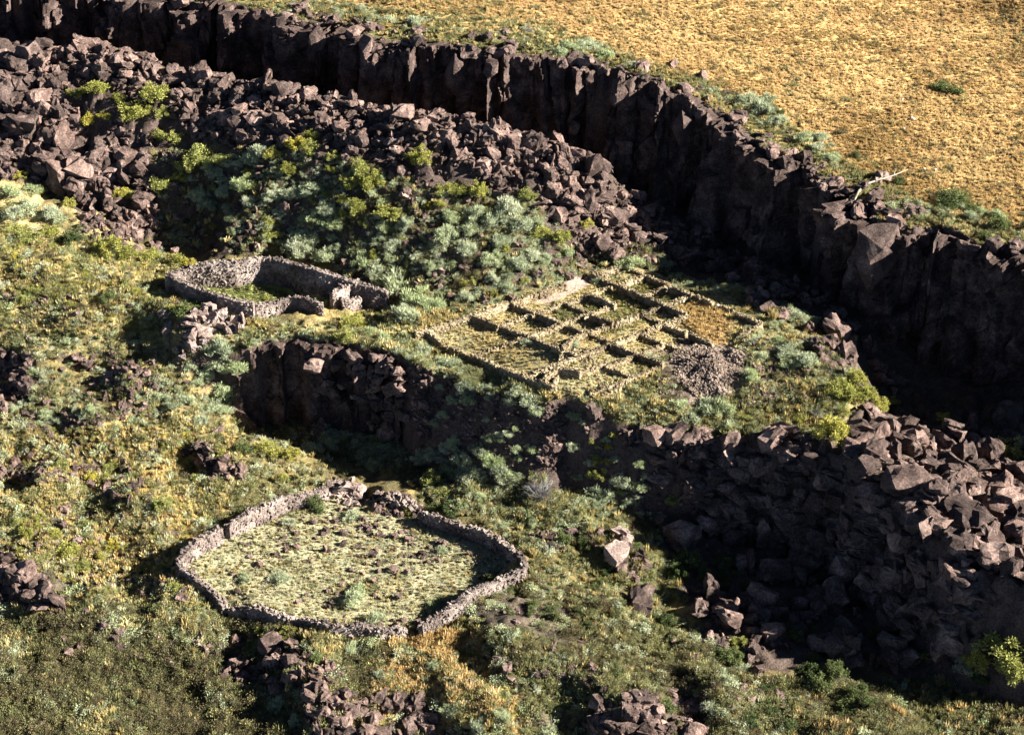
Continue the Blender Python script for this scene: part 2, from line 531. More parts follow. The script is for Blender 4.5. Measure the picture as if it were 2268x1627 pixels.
def leaf_mat(name, cols, patch=False, var=.5):
    m, n, l, b = new_mat(name)
    oi = n.new('ShaderNodeObjectInfo')
    r = ramp(n, l, oi.outputs['Random'], [(i / max(1, len(cols) - 1), c) for i, c in enumerate(cols)])
    g = n.new('ShaderNodeNewGeometry')
    t = noise_node(n, l, 3.0, 3, g.outputs['Position'], .7)
    r2 = ramp(n, l, t.outputs[0], [(.3, (1 - var,) * 3), (.5, (1, 1, 1)), (.7, (1 + var, 1 + var, 1 + .6 * var))])
    c = mul(n, l, r.outputs[0], r2.outputs[0])
    if patch:
        t3 = noise_node(n, l, .075, 5, g.outputs['Position'], .65)
        r3 = ramp(n, l, t3.outputs[0], [(.34, (.56, .52, .40)), (.5, (.95, .92, .88)), (.62, (1.14, 1.16, 1.18))])
        c = mul(n, l, c, r3.outputs[0])
    l.new(c, b.inputs['Base Color'])
    tr = n.new('ShaderNodeBsdfTranslucent')
    l.new(c, tr.inputs['Color'])
    ms = n.new('ShaderNodeMixShader')
    ms.inputs[0].default_value = .32
    l.new(b.outputs[0], ms.inputs[1])
    l.new(tr.outputs[0], ms.inputs[2])
    l.new(ms.outputs[0], n['Material Output'].inputs['Surface'])
    return m


M_GROUND = ground_mat()
M_CLIFF = rock_mat('cliff_rock', (.030, .021, .018), (.072, .049, .041), (.16, .115, .098), .1)
M_ROCK = rock_mat('boulder_rock', (.062, .043, .036), (.122, .086, .073), (.23, .167, .142), .5)
M_PALE = rock_mat('pale_rock', (.15, .11, .095), (.24, .185, .16), (.35, .28, .245), .25)
M_WALLST = rock_mat('wall_stone', (.10, .08, .07), (.22, .178, .155), (.38, .325, .28), .1)
M_RUIN = rock_mat('ruin_stone', (.14, .11, .07), (.30, .24, .145), (.46, .385, .25), .1)
M_RUBBLE = rock_mat('rubble_stone', (.10, .076, .060), (.19, .148, .118), (.31, .25, .20), .1)
M_WHITE = rock_mat('white_stone', (.5, .46, .42), (.6, .56, .52), (.7, .66, .62), .1)
M_GOLD = leaf_mat('golden_grass', [(.50, .33, .14), (.60, .43, .195), (.66, .50, .26), (.56, .38, .165), (.53, .40, .18)], True, .25)
M_STRAW = leaf_mat('straw_grass', [(.34, .27, .11), (.52, .42, .19), (.60, .50, .25), (.43, .35, .15)], True, .4)
M_OLIVE = leaf_mat('olive_grass', [(.11, .12, .05), (.20, .195, .08), (.28, .25, .11), (.16, .18, .08), (.24, .22, .10)])
M_YEL = leaf_mat('yellow_shrub_leaf', [(.24, .245, .06), (.33, .32, .08), (.28, .295, .10), (.47, .39, .06)])
M_SAGE = leaf_mat('grey_green_leaf', [(.30, .34, .21), (.42, .45, .30), (.35, .40, .20), (.47, .49, .34)])
M_DARK = leaf_mat('dark_green_leaf', [(.06, .085, .03), (.10, .125, .045), (.13, .155, .055)])
M_BARE = leaf_mat('bare_twigs', [(.27, .25, .24), (.33, .31, .30)])
M_PALEG = leaf_mat('pale_grass', [(.34, .33, .18), (.48, .46, .28), (.56, .52, .33), (.40, .40, .22)], False, .4)
M_BROWN = leaf_mat('brown_scrub_leaf', [(.085, .07, .04), (.14, .115, .06), (.11, .105, .05), (.18, .14, .07)])
M_STEM = leaf_mat('woody_stem', [(.09, .065, .045), (.12, .09, .06)])
M_BLEACH = leaf_mat('bleached_wood', [(.34, .31, .24), (.40, .36, .28)], var=.4)

# ---------------------------------------------------------------- ground
ny, nx = Z.shape
idx = np.arange(nx * ny).reshape(ny, nx)
Fq = np.stack([idx[:-1, :-1], idx[:-1, 1:], idx[1:, 1:], idx[1:, :-1]], -1).reshape(-1, 4)
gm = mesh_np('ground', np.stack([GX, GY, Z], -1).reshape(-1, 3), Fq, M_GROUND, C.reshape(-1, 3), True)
tag(link('ground', gm), kind='structure')


# ---------------------------------------------------------------- cliffs: rock strips with blocky relief
def resample(line, step):
    seg = np.hypot(*(line[1:, :2] - line[:-1, :2]).T)
    s = np.r_[0, np.cumsum(seg)]
    q = np.arange(0, s[-1], step)
    return np.stack([np.interp(q, s, line[:, k]) for k in range(line.shape[1])], -1), q


def cliff(name, line, top_fn, bot_fn, amp, seed, lean=.9, xmin=-200, xmax=200):
    P, q = resample(line, .2)
    k = np.ones(25) / 25
    Ps = np.stack([np.convolve(np.pad(P[:, a], 12, 'edge'), k, 'valid') for a in (0, 1)], -1)
    T = np.gradient(Ps, axis=0)
    T /= np.linalg.norm(T, axis=1)[:, None]
    N = np.stack([T[:, 1], -T[:, 0]], -1)                  # out of the cliff, towards the low side
    top = top_fn(P[:, 0] - N[:, 0] * 1.2, P[:, 1] - N[:, 1] * 1.2)
    ox, oy = P[:, 0] + N[:, 0] * 2.2, P[:, 1] + N[:, 1] * 2.2
    bot = bot_fn(ox, oy)
    hgt = np.maximum(top - bot, .3)
    nr = 90
    tt = np.linspace(0, 1, nr)
    S, Tt = np.meshgrid(q, tt)                               # rows from the foot to the top
    Hh = np.broadcast_to(hgt, S.shape)
    zz = bot + (hgt + .0) * Tt
    v1, d1, t1 = worley(S / 4.3 + .25 * fbm(S, zz, .2, 2, seed), zz / 8.5 + 9, seed)
    v2, d2, t2 = worley(S / 1.9, zz / 3.4 + 40, seed + 3)
    v3, d3, t3 = worley(S / .8, zz / 1.1 + 70, seed + 5)
    vc, dc, tc = worley(S / 2.6 + .12 * fbm(S, zz, .25, 2, seed + 1), zz / 26 + 5, seed + 11)
    crack = np.clip(dc - .42, 0, .4) * 2.2 + np.clip(d2 - .5, 0, .4) * .8
    ledge = np.clip((v1 - .35) * 3, 0, 1) * .9 * (worley(S / 3.1, zz / 5.0 + 20, seed + 17)[0] > .6)
    disp = amp * (ledge + 1.5 * v1 + 1.3 * t1 + 1.2 * vc + 1.3 * tc + .6 * v2 + .6 * t2 + .22 * v3 + .3 * t3 - crack + .9 * fbm(S, zz * .25, .09, 3, seed + 2)) + .25 * fbm(S, zz, .9, 3, seed)
    fade = np.clip(Hh / 3.0, 0, 1)
    out = -0.6 + disp * fade + lean * (1 - Tt) ** 2 * fade * 1.5
    vt, _, _ = worley(S / 2.2, S * 0 + 3.3, seed + 8)
    zz = zz + np.where(Tt > .82, (Tt - .82) / .18, 0) * (vt - .7) * .7 * fade
    X = P[:, 0] + N[:, 0] * out
    Y = P[:, 1] + N[:, 1] * out
    # the last rows fold back into the hill
    for r_, (inn, dz) in enumerate([(.55, -.02), (1.4, -.05), (2.6, -.5)]):
        X = np.vstack([X, (P[:, 0] + N[:, 0] * (out[-1] - inn))[None]])
        Y = np.vstack([Y, (P[:, 1] + N[:, 1] * (out[-1] - inn))[None]])
        zz = np.vstack([zz, (zz[nr - 1] + dz + .25 * (fbm(q, q * 0 + r_, .8, 3, seed)))[None]])
    zz[0] -= .8
    V = np.stack([X, Y, zz], -1)
    n_r, n_c = X.shape
    keep = (hgt > 1.2) & (P[:, 0] > xmin) & (P[:, 0] < xmax)
    ii = np.arange(n_r * n_c).reshape(n_r, n_c)
    F = np.stack([ii[:-1, :-1], ii[:-1, 1:], ii[1:, 1:], ii[1:, :-1]], -1)
    F = F[:, keep[1:] & keep[:-1]].reshape(-1, 4)
    o = link(name, mesh_np(name, V.reshape(-1, 3), F, M_CLIFF, None, False))
    tag(o, kind='structure')
    return P, N, top, bot


def ztop_a(x, y):
    return SA(x, y) + .1


def hmin(x, y):
    return H(x, y)


inx = (ra[:, 0] > -79) & (ra[:, 0] < 79)
ca = cliff('cliff', ra, H, lambda x, y: np.minimum(H(x, y), SB(x, y)), 1.25, 2)
cb = cliff('low_cliff', rb, H, hmin, .8, 4, .7, unp(512, 765, -.6)[0], unp(905, 790, -.2)[0])


# ---------------------------------------------------------------- rock shapes
def rock_mesh(name, seed, sx, sy, sz, mat, n=15, sub=2):
    rr = random.Random(seed)
    bm = bmesh.new()
    for _ in range(n):
        v = Vector([rr.uniform(-1, 1) for _ in range(3)])
        mx = max(abs(c) for c in v)
        v = v / mx * rr.uniform(.75, 1) * .5 + v.normalized() * .5 * rr.uniform(.75, 1)
        bm.verts.new((v.x * sx * .56, v.y * sy * .56, v.z * sz * .56))
    h = bmesh.ops.convex_hull(bm, input=bm.verts)
    junk = [g for g in h['geom_interior'] + h['geom_unused'] if isinstance(g, bmesh.types.BMVert)]
    bmesh.ops.delete(bm, geom=list(set(junk)), context='VERTS')
    bmesh.ops.dissolve_limit(bm, angle_limit=R(12), verts=bm.verts, edges=bm.edges)
    if sub:
        bmesh.ops.triangulate(bm, faces=bm.faces)
        bmesh.ops.subdivide_edges(bm, edges=list(bm.edges), cuts=2, use_grid_fill=True)
        bmesh.ops.smooth_vert(bm, verts=bm.verts, factor=.15, use_axis_x=True, use_axis_y=True, use_axis_z=True)
        bm.normal_update()
        P = np.array([v.co[:] for v in bm.verts])
        d = .10 * fbm(P[:, 0] + P[:, 2] * .7 + seed, P[:, 1] - P[:, 2] * .6, 2.6, 4, seed % 9) - .16 * np.abs(fbm(P[:, 0] * 1.3 - P[:, 2] + seed * 2, P[:, 1] * 1.3 + P[:, 2] * .8, 3.2, 2, seed % 5))
        for v, k in zip(bm.verts, d):
            v.co += v.normal * float(k)
    bmesh.ops.triangulate(bm, faces=bm.faces)
    m = bpy.data.meshes.new(name)
    bm.to_mesh(m)
    bm.free()
    m.materials.append(mat)
    return m


SHAPES = [('blocky', 1, .85, .8), ('wedge-shaped', 1, .7, .7), ('flat-topped', 1.15, .9, .5), ('tall', .7, .65, 1.1), ('angular', .95, .85, .75),
          ('slab-like', 1.25, .85, .38), ('rounded', .9, .85, .72), ('narrow', 1.1, .55, .65)]
ROCKS = [(s[0], rock_mesh('boulder', 40 + k * 3, s[1], s[2], s[3], M_ROCK, 13 + (k % 3) * 4)) for k, s in enumerate(SHAPES)]
ROCKS_P = [(s[0], rock_mesh('pale_boulder', 90 + k * 3, s[1], s[2], s[3], M_PALE, 13 + (k % 3) * 4)) for k, s in enumerate(SHAPES)]
STONES = []
for k in range(7):
    m_ = rock_mesh('stone', 300 + k, 1, .8, .6, None, 11, 0) if False else None
    bm_ = bmesh.new()
    rr_ = random.Random(300 + k)
    for _ in range(10):
        v_ = Vector([rr_.uniform(-1, 1) for _ in range(3)])
        v_ = v_ / max(abs(c) for c in v_) * rr_.uniform(.7, 1) * .55 + v_.normalized() * .35
        bm_.verts.new((v_.x * .6, v_.y * .52, v_.z * .44))
    h_ = bmesh.ops.convex_hull(bm_, input=bm_.verts)
    bmesh.ops.delete(bm_, geom=list({g for g in h_['geom_interior'] + h_['geom_unused'] if isinstance(g, bmesh.types.BMVert)}), context='VERTS')
    bmesh.ops.triangulate(bm_, faces=bm_.faces)
    bm_.verts.index_update()
    STONES.append((np.array([v.co[:] for v in bm_.verts]), np.array([[v.index for v in f.verts] for f in bm_.faces])))
    bm_.free()


def rotmats(n, rng, tilt=1.0):
    a = rng.uniform(0, 2 * np.pi, n)
    b = rng.uniform(-.5, .5, n) * tilt
    c = rng.uniform(-.5, .5, n) * tilt
    ca_, sa = np.cos(a), np.sin(a)
    cb_, sb = np.cos(b), np.sin(b)
    cc, sc = np.cos(c), np.sin(c)
    Rz = np.zeros((n, 3, 3)); Rz[:, 0, 0] = ca_; Rz[:, 0, 1] = -sa; Rz[:, 1, 0] = sa; Rz[:, 1, 1] = ca_; Rz[:, 2, 2] = 1
    Rx = np.zeros((n, 3, 3)); Rx[:, 1, 1] = cb_; Rx[:, 1, 2] = -sb; Rx[:, 2, 1] = sb; Rx[:, 2, 2] = cb_; Rx[:, 0, 0] = 1
    Ry = np.zeros((n, 3, 3)); Ry[:, 0, 0] = cc; Ry[:, 0, 2] = sc; Ry[:, 2, 0] = -sc; Ry[:, 2, 2] = cc; Ry[:, 1, 1] = 1
    return Rz @ Rx @ Ry


def stones_mesh(pos, size, rng, tilt=1.4):
    Vs, Fs, off = [], [], 0
    pick = rng.randint(0, len(STONES), len(pos))
    Rm = rotmats(len(pos), rng, tilt)
    for k, (v, f) in enumerate(STONES):
        w = np.where(pick == k)[0]
        if not len(w):
            continue
        vv = np.einsum('nij,vj->nvi', Rm[w], v) * size[w][:, None, None] + pos[w][:, None, :]
        ff = f[None] + (np.arange(len(w)) * len(v))[:, None, None] + off
        Vs.append(vv.reshape(-1, 3))
        Fs.append(ff.reshape(-1, 3))
        off += len(w) * len(v)
    return np.vstack(Vs), np.vstack(Fs)


def wall_mesh(name, pts, thick, mat, seed, stone=.30, ragged=.25, base=None, dens=1.0):
    """dry-stone wall along pts (x, y, z of its top): a rubble core and loose stones over both faces and the top"""
    rng = np.random.RandomState(seed)
    pts = np.asarray(pts, float)
    P, q = resample(pts, .3)
    if len(P) < 3:
        P, q = resample(pts, .12)
    P[:, 0] += .12 * fbm(q, q * 0, .5, 3, seed % 7)
    P[:, 1] += .12 * fbm(q, q * 0 + 5, .5, 3, seed % 7)
    P[:, 2] += ragged * fbm(q, q * 0 + 9, .7, 3, seed % 5)
    T = np.gradient(P[:, :2], axis=0)
    T /= np.linalg.norm(T, axis=1)[:, None] + 1e-9
    N = np.stack([T[:, 1], -T[:, 0]], -1)
    zl = H(P[:, 0] + N[:, 0] * thick * .7, P[:, 1] + N[:, 1] * thick * .7)
    zr = H(P[:, 0] - N[:, 0] * thick * .7, P[:, 1] - N[:, 1] * thick * .7)
    hb, ht = thick * .55, thick * .42
    ring = []
    for sgn, zb in ((1, zl), (-1, zr)):
        a = np.c_[P[:, 0] + sgn * N[:, 0] * hb, P[:, 1] + sgn * N[:, 1] * hb, zb - .4]
        b = np.c_[P[:, 0] + sgn * N[:, 0] * ht, P[:, 1] + sgn * N[:, 1] * ht, P[:, 2] - .06]
        ring += [a, b] if sgn == 1 else [b, a]
    V = np.stack(ring, 1)                                    # n,4,3
    n = len(P)
    ii = np.arange(n * 4).reshape(n, 4)
    F = []
    for k in range(3):
        F.append(np.stack([ii[:-1, k], ii[1:, k], ii[1:, k + 1], ii[:-1, k + 1]], -1))
    F = np.vstack(F)
    tri = np.vstack([F[:, [0, 1, 2]], F[:, [0, 2, 3]], [[0, 1, 2], [0, 2, 3]], ii[-1][[0, 2, 1]][None], ii[-1][[0, 3, 2]][None]])
    L = q[-1] if len(q) else .3
    hm = max(.3, float(np.mean(P[:, 2] - np.minimum(zl, zr))))
    ns = int(dens * L * (2 * hm + thick) / (stone * stone * .62)) + 8
    s = rng.uniform(0, L, ns)
    area = np.array([hm, thick * .9, hm])
    fc = rng.choice(3, ns, p=area / area.sum())
    w = rng.rand(ns)
    px_, py_ = np.interp(s, q, P[:, 0]), np.interp(s, q, P[:, 1])
    nx_, ny_ = np.interp(s, q, N[:, 0]), np.interp(s, q, N[:, 1])
    zt = np.interp(s, q, P[:, 2])
    zbl, zbr = np.interp(s, q, zl) - .1, np.interp(s, q, zr) - .1
    off = np.where(fc == 0, ht + (hb - ht) * (1 - w), np.where(fc == 2, -(ht + (hb - ht) * (1 - w)), (w - .5) * 2 * ht))
    zz = np.where(fc == 0, zbl + (zt - zbl) * w, np.where(fc == 2, zbr + (zt - zbr) * w, zt + rng.uniform(-.08, .10, ns)))
    size = stone * (.5 + 1.1 * rng.rand(ns) ** 1.8)
    sv, sf = stones_mesh(np.c_[px_ + nx_ * off, py_ + ny_ * off, zz], size, rng)
    Vall = np.vstack([V.reshape(-1, 3), sv])
    Fall = np.vstack([tri, sf + n * 4])
    return mesh_np(name, Vall, Fall, mat)


def wall_part(parent, P, h, thick, mat, seed, stone=.3, ragged=.2, dens=1.0, name='wall'):
    """P: picture points of the wall's top edge; h: its height(s) above the ground"""
    hs = h if isinstance(h, (list, tuple)) else [h] * len(P)
    pts = []
    for (px, py), hh in zip(P, hs):
        z = 0.0
        p = at1(px, py)
        for _ in range(12):                                  # lift the sight line until the top is hh above the ground below it
            p = unp(px, py, H(p[0], p[1]) + hh)
        pts.append([p[0], p[1], H(p[0], p[1]) + hh])
    m = wall_mesh(name, pts, thick, mat, seed, stone, ragged, dens=dens)
    loc = parent.location
    m.transform(Matrix.Translation(-Vector(loc)))
    return link(name, m, parent), np.array(pts)


def root(name, px, py):
    o = bpy.data.objects.new(name, None)
    COL.objects.link(o)
    o.location = at1(px, py).tolist()
    o.empty_display_size = 1
    return o


def EZ(x, y):   # enclosure close-up -> picture coordinates
    return (329.2 + x * .23754, 538.7 + y * .23754)


def G4(x, y):
    return (897.9 + x * .2111, 568.7 + y * .2111)


def G5(x, y):
    return (1316.9 + x * .2111, 568.7 + y * .2111)


# square enclosure
enc = root('stone_enclosure', 600, 650)
tag(enc, 'square roofless enclosure of tall dry-stone walls with a grassy floor', 'enclosure')
wall_part(enc, [EZ(175, 285), EZ(330, 235), EZ(560, 200), EZ(820, 155), EZ(1080, 125)], [1.9, 2.2, 2.5, 2.7, 2.8], .65, M_WALLST, 1, .26, .08)
wall_part(enc, [EZ(1080, 125), EZ(1300, 165), EZ(1600, 255), EZ(1950, 365), EZ(2235, 450)], [2.8, 2.7, 2.5, 2.4, 1.9], .65, M_WALLST, 2, .26, .08)
wall_part(enc, [EZ(175, 285), EZ(330, 360), EZ(500, 430), EZ(760, 510), EZ(1000, 565)], [1.9, 1.9, 1.8, 1.8, 1.7], .65, M_WALLST, 3, .26, .08)
wall_part(enc, [EZ(1000, 565), EZ(1180, 535), EZ(1300, 505), EZ(1400, 492), EZ(1500, 502), EZ(1580, 540), EZ(1650, 590)], [1.4, 1.5, 1.5, 1.4, 1.4, 1.3, 1.1], .5, M_WALLST, 4, .25, .08, name='alcove_wall')
wall_part(enc, [EZ(1955, 368), EZ(1800, 415), EZ(1690, 470)], [1.9, 1.9, 1.7], .6, M_WALLST, 5, .26, .1, name='partition_wall')
wall_part(enc, [EZ(1790, 560), EZ(1900, 520), EZ(1990, 490)], [1.0, 1.2, 1.1], .55, M_WALLST, 6, .26, .1, name='partition_wall')
wall_part(enc, [EZ(2235, 450), EZ(2150, 480), EZ(2070, 520)], [1.5, 1.4, 1.2], .55, M_WALLST, 7, .26, .1)
# one big pale stone in the lit wall
pz = at1(*EZ(815, 375))
ps = link('pale_stone', rock_mesh('pale_stone', 431, 1.2, .7, 1.1, rock_mat('pale_wall_stone', (.5, .44, .38), (.6, .54, .47), (.7, .63, .55), .05), 13, 0), enc)
ps.location = (pz + np.array([0, .1, .75]) - np.array(enc.location)).tolist()
ps['label'] = 'big whitish stone built into the sunlit wall'

# grid of rooms
ruin = root('room_block_ruin', 1280, 730)
tag(ruin, 'large grid of low stone wall footings dividing grassy roofless rooms', 'ruin')
RW = [
    ([(919, 738), (990, 762), (1050, 790), (1110, 815), (1170, 842)], .75),
    ([(919, 738), (960, 716), (1000, 703), (1040, 693)], .8),
    ([(1041, 693), (1075, 706), (1109, 727), (1172, 752), (1236, 766), (1317, 784), (1380, 804), (1441, 827)], .62),
    ([G4(880, 690), G4(1100, 610), G4(1330, 540)], .9),
    ([G4(1110, 450), G4(1220, 500), G4(1330, 545)], .7),
    ([G4(1330, 545), G4(1450, 640), G4(1600, 725)], 1.5),
    ([G4(1110, 450), G4(1300, 380), G4(1500, 310), G4(1700, 240), G4(1950, 140), G4(2200, 60)], .6),
    ([G4(1300, 540), G4(1430, 515), G4(1560, 480)], .5),
    ([G4(1560, 480), G4(1700, 540), G4(1830, 590), G4(1960, 630)], .9),
    ([G4(1360, 812), G4(1550, 765), G4(1720, 720), G4(1880, 670), G4(2000, 630)], .6),
    ([G4(1650, 470), G4(1780, 420), G4(1900, 390)], .6),
    ([G5(80, 420), G5(250, 360), G5(430, 320)], .8),
    ([G5(160, 200), G5(300, 270), G5(430, 330), G5(530, 365), G5(640, 390)], 1.15),
    ([G5(-80, 420), G5(60, 470), G5(160, 500), G5(290, 530)], .8),
    ([G5(-300, 640), G5(-100, 600), G5(100, 560), G5(290, 520), G5(500, 445)], .55),
    ([G5(-310, 640), G5(-200, 625), G5(60, 625), G5(150, 660)], .8),
    ([G5(490, 460), G5(600, 515), G5(730, 565)], 1.25),
    ([G5(130, 630), G5(190, 680), G5(240, 735)], 1.35),
    ([G5(265, 850), G5(310, 910), G5(340, 970)], 1.2),
    ([G4(1960, 375), G4(2060, 400), G4(2120, 440)], 1.1),
    ([G4(1620, 470), G4(1750, 520), G4(1850, 590)], 1.0),
    ([G4(2080, 480), G4(2180, 520), G4(2280, 560)], 1.0),
    ([G5(500, 445), G5(610, 410), G5(750, 385), G5(860, 350), G5(960, 315)], .6),
    ([G5(490, 100), G5(600, 165), G5(720, 225), G5(850, 285), G5(960, 318), G5(1200, 345)], .8),
    ([G5(180, 190), G5(330, 130), G5(490, 100)], .4),
    ([G5(430, 320), G5(560, 270), G5(720, 228)], .6),
    ([G5(670, 500), G5(820, 450), G5(960, 425), G5(1150, 430)], .6),
    ([G5(425, 655), G5(560, 620), G5(700, 580), G5(830, 545)], 1.0),
    ([G5(425, 655), G5(580, 725), G5(740, 785), G5(860, 840), G5(970, 895), G5(1140, 985)], .95),
    ([G5(820, 545), G5(920, 615), G5(1020, 685), G5(1120, 755), G5(1220, 805), G5(1330, 830), G5(1400, 930)], 1.1),
    ([G5(790, 785), G5(900, 740), G5(1020, 700)], .55),
    ([G5(1040, 860), G5(1120, 835), G5(1210, 810)], .5),
    ([G5(410, 880), G5(560, 835), G5(720, 790)], .5),
    ([G5(80, 850), G5(250, 870), G5(330, 880)], .9),
    ([G5(-10, 800), G5(40, 850), G5(130, 960), G5(150, 1010)], .5),
    ([G5(150, 1010), G5(320, 1060), G5(560, 1000)], .4),
    ([G5(-180, 1010), G5(0, 1000), G5(150, 1020), G5(240, 1110), G5(400, 1170), G5(590, 1225)], .7),
    ([G5(590, 1225), G5(700, 1150), G5(780, 1080)], 1.2),
    ([G5(780, 1080), G5(900, 1010), G5(1140, 985)], .6),
    ([G5(40, 1215), G5(130, 1170), G5(220, 1120)], .6),
    ([G5(40, 1215), G5(200, 1290), G5(290, 1340)], .4),
    ([G5(290, 1360), G5(440, 1290), G5(590, 1230)], .45),
    ([G4(1430, 1310), G4(1490, 1230), G4(1560, 1170), G4(1620, 1150)], 1.0),
    ([G4(1620, 1150), G4(1720, 1160), G4(1840, 1195)], .9),
    ([G4(1840, 1195), G4(2000, 1150), G4(2130, 1090)], .55),
    ([G4(1430, 1310), G4(1540, 1385), G4(1700, 1420), G4(1900, 1470), G4(2080, 1440), G4(2270, 1360)], .5),
    ([G4(980, 1100), G4(1120, 1050), G4(1280, 1020), G4(1400, 1060)], .5),
    ([G4(630, 930), G4(900, 860), G4(1180, 880)], .35),
    ([G4(790, 1000), G4(960, 940), G4(1200, 930)], .35),
    ([G4(640, 590), G4(760, 640), G4(880, 690), G4(1000, 760)], .7),
]
# the lattice of rooms: corners of its outline in the picture, lines in both directions
QL, QT, QR, QB = np.array([919., 738]), np.array([1377., 586]), np.array([1690., 716]), np.array([1290., 880])


def lat(u, v):
    return tuple((QL + u * (QT - QL)) * (1 - v) + (QB + u * (QR - QB)) * v)


DARKC = [(1215, 702), (1010, 712), (1060, 722), (1412, 650), (1448, 682), (1340, 705), (1362, 752), (1505, 702), (1548, 735), (1405, 795), (1382, 628), (1290, 690), (1330, 660), (1490, 640)]
UL, VL = [0, .14, .28, .46, .60, .73, .86, 1.0], [0, .17, .34, .50, .66, .83, 1.0]
NOWALL = [[(1530, 690), (1590, 668), (1640, 722), (1600, 760), (1570, 760)], [(1172, 668), (1262, 620), (1345, 596), (1300, 640), (1215, 676)], [(1440, 805), (1500, 790), (1700, 790), (1650, 900), (1480, 880)]]
rngl = np.random.RandomState(3)
LAT = []
for a_ in range(len(UL)):
    for b_ in range(len(VL)):
        for da_, db_ in ((0, 1), (1, 0)):
            if a_ + da_ >= len(UL) or b_ + db_ >= len(VL):
                continue
            p0, p1 = lat(UL[a_], VL[b_]), lat(UL[a_ + da_], VL[b_ + db_])
            mid_ = ((p0[0] + p1[0]) / 2, (p0[1] + p1[1]) / 2)
            if any(inpoly(np.array(mid_[0]), np.array(mid_[1]), e_) for e_ in NOWALL):
                continue
            outer = (da_ == 0 and a_ == 0) or (db_ == 0 and b_ == 0)
            tall = da_ == 0 and min(math.hypot(mid_[0] - 22 - d_[0], (mid_[1] - d_[1]) * 1.6) for d_ in DARKC) < 34
            if not outer and not tall and rngl.rand() < .13:
                continue
            if da_ and UL[a_] < .28 and b_ in (1, 3, 5):
                continue
            if db_ and a_ == 1:
                continue
            h_ = .72 if outer else (.80 if tall else rngl.uniform(.34, .66))
            LAT.append(([p0, ((p0[0] * 2 + p1[0]) / 3, (p0[1] * 2 + p1[1]) / 3), ((p0[0] + p1[0] * 2) / 3, (p0[1] + p1[1] * 2) / 3), p1], h_, 'boundary_wall' if outer else 'partition_wall'))
for pts, h in RW[-8:-4]:
    LAT.append((pts, h * .9, 'room_wall'))
for k, (pts, h, nm_) in enumerate(LAT):
    wall_part(ruin, pts, h, .40, M_RUIN, 100 + k, .20, .14, 1.0, nm_)

# round corral
cor = root('round_corral', 780, 1240)
tag(cor, 'rounded corral of tumbled dry-stone walling around rough pasture', 'corral')
CW = [
    ([(395, 1236), (412, 1212), (440, 1192), (470, 1178), (492, 1166)], [1.4, 1.5, 1.5, 1.5, 1.5]),
    ([(503, 1160), (540, 1138), (590, 1116), (640, 1099), (690, 1086), (730, 1078)], [1.5, 1.6, 1.6, 1.5, 1.4, 1.2]),
    ([(930, 1130), (975, 1143), (1020, 1158), (1080, 1180), (1125, 1205), (1163, 1236)], [1.2, 1.3, 1.3, 1.3, 1.3, 1.2]),
    ([(1163, 1238), (1158, 1258), (1120, 1274), (1062, 1297), (1020, 1325), (970, 1360), (928, 1388)], [1.1, 1.1, 1.0, 1.2, 1.3, 1.3, 1.2]),
    ([(902, 1388), (850, 1388), (790, 1386), (730, 1380), (660, 1372), (580, 1362), (500, 1346)], [1.0, 1.2, 1.2, 1.1, .9, .9, 1.0]),
    ([(395, 1236), (402, 1254), (430, 1276), (455, 1296), (480, 1318), (497, 1344)], [1.4, 1.2, 1.1, 1.0, .9, .9]),
]
for k, (pts, h) in enumerate(CW):
    wall_part(cor, pts, h, .52, M_WALLST, 200 + k, .29, .4, 1.0)
rngk = np.random.RandomState(4)
for poly_, n_ in (([(815, 1095), (870, 1092), (935, 1128), (920, 1142), (860, 1125)], 240), ([(724, 1074), (760, 1072), (808, 1090), (812, 1118), (770, 1108)], 260)):
    qk = np.array(poly_, float)
    t_ = rngk.dirichlet(np.ones(len(qk)) * .8, n_) @ qk
    wk = at(t_[:, 0], t_[:, 1])
    wk[:, 2] += rngk.rand(n_) ** 2 * .7
    vk, fk = stones_mesh(wk - np.array(cor.location), rngk.uniform(.25, .8, n_), rngk)
    link('fallen_rubble', mesh_np('fallen_rubble', vk, fk, M_WALLST), cor)['kind'] = 'stuff'


# ---------------------------------------------------------------- scatter lists: boulders
def sample(poly, n, rng):
    p = np.array(poly, float)
    lo, hi = p.min(0), p.max(0)
    out = np.zeros((0, 2))
    while len(out) < n:
        q = lo + rng.rand(n * 3, 2) * (hi - lo)
        out = np.vstack([out, q[inpoly(q[:, 0], q[:, 1], poly)]])
    return out[:n]


BL = []        # px, py, x, y, z, size, shape index, pale, zone, rot


def add_rocks(zone, poly, n, s0, s1, pw=2.0, pale=False, seed=0, sink=.25):
    rng = np.random.RandomState(seed + 500)
    q = sample(poly, n, rng)
    w = at(q[:, 0], q[:, 1])
    sz = s0 + (s1 - s0) * rng.rand(n) ** pw
    for k in range(n):
        sh = rng.randint(0, 8) if 'slab' not in zone else [2, 5, 5, 4, 7, 0][rng.randint(6)]
        zz = SHAPES[sh][3]
        if zone == 'on the low cliff' and q[k, 0] < 900:
            w[k, 1] -= 1.3
            w[k, 0] += .3
        BL.append([q[k, 0], q[k, 1], w[k, 0], w[k, 1], w[k, 2] + sz[k] * zz * (.5 - sink) * .8, sz[k], sh, pale, zone,
                   (rng.uniform(-.35, .35), rng.uniform(-.35, .35), rng.uniform(0, 6.28))])


def one_rock(zone, px, py, size, sh, pale=False, rz=0.0, tilt=(0, 0), lift=.25):
    w = at1(px, py)
    if zone == 'on the low cliff' and px < 900:
        w = w + np.array([.4, -1.7, 0])
    BL.append([px, py, w[0], w[1], w[2] + size * SHAPES[sh][3] * lift, size, sh, pale, zone, (tilt[0], tilt[1], rz)])


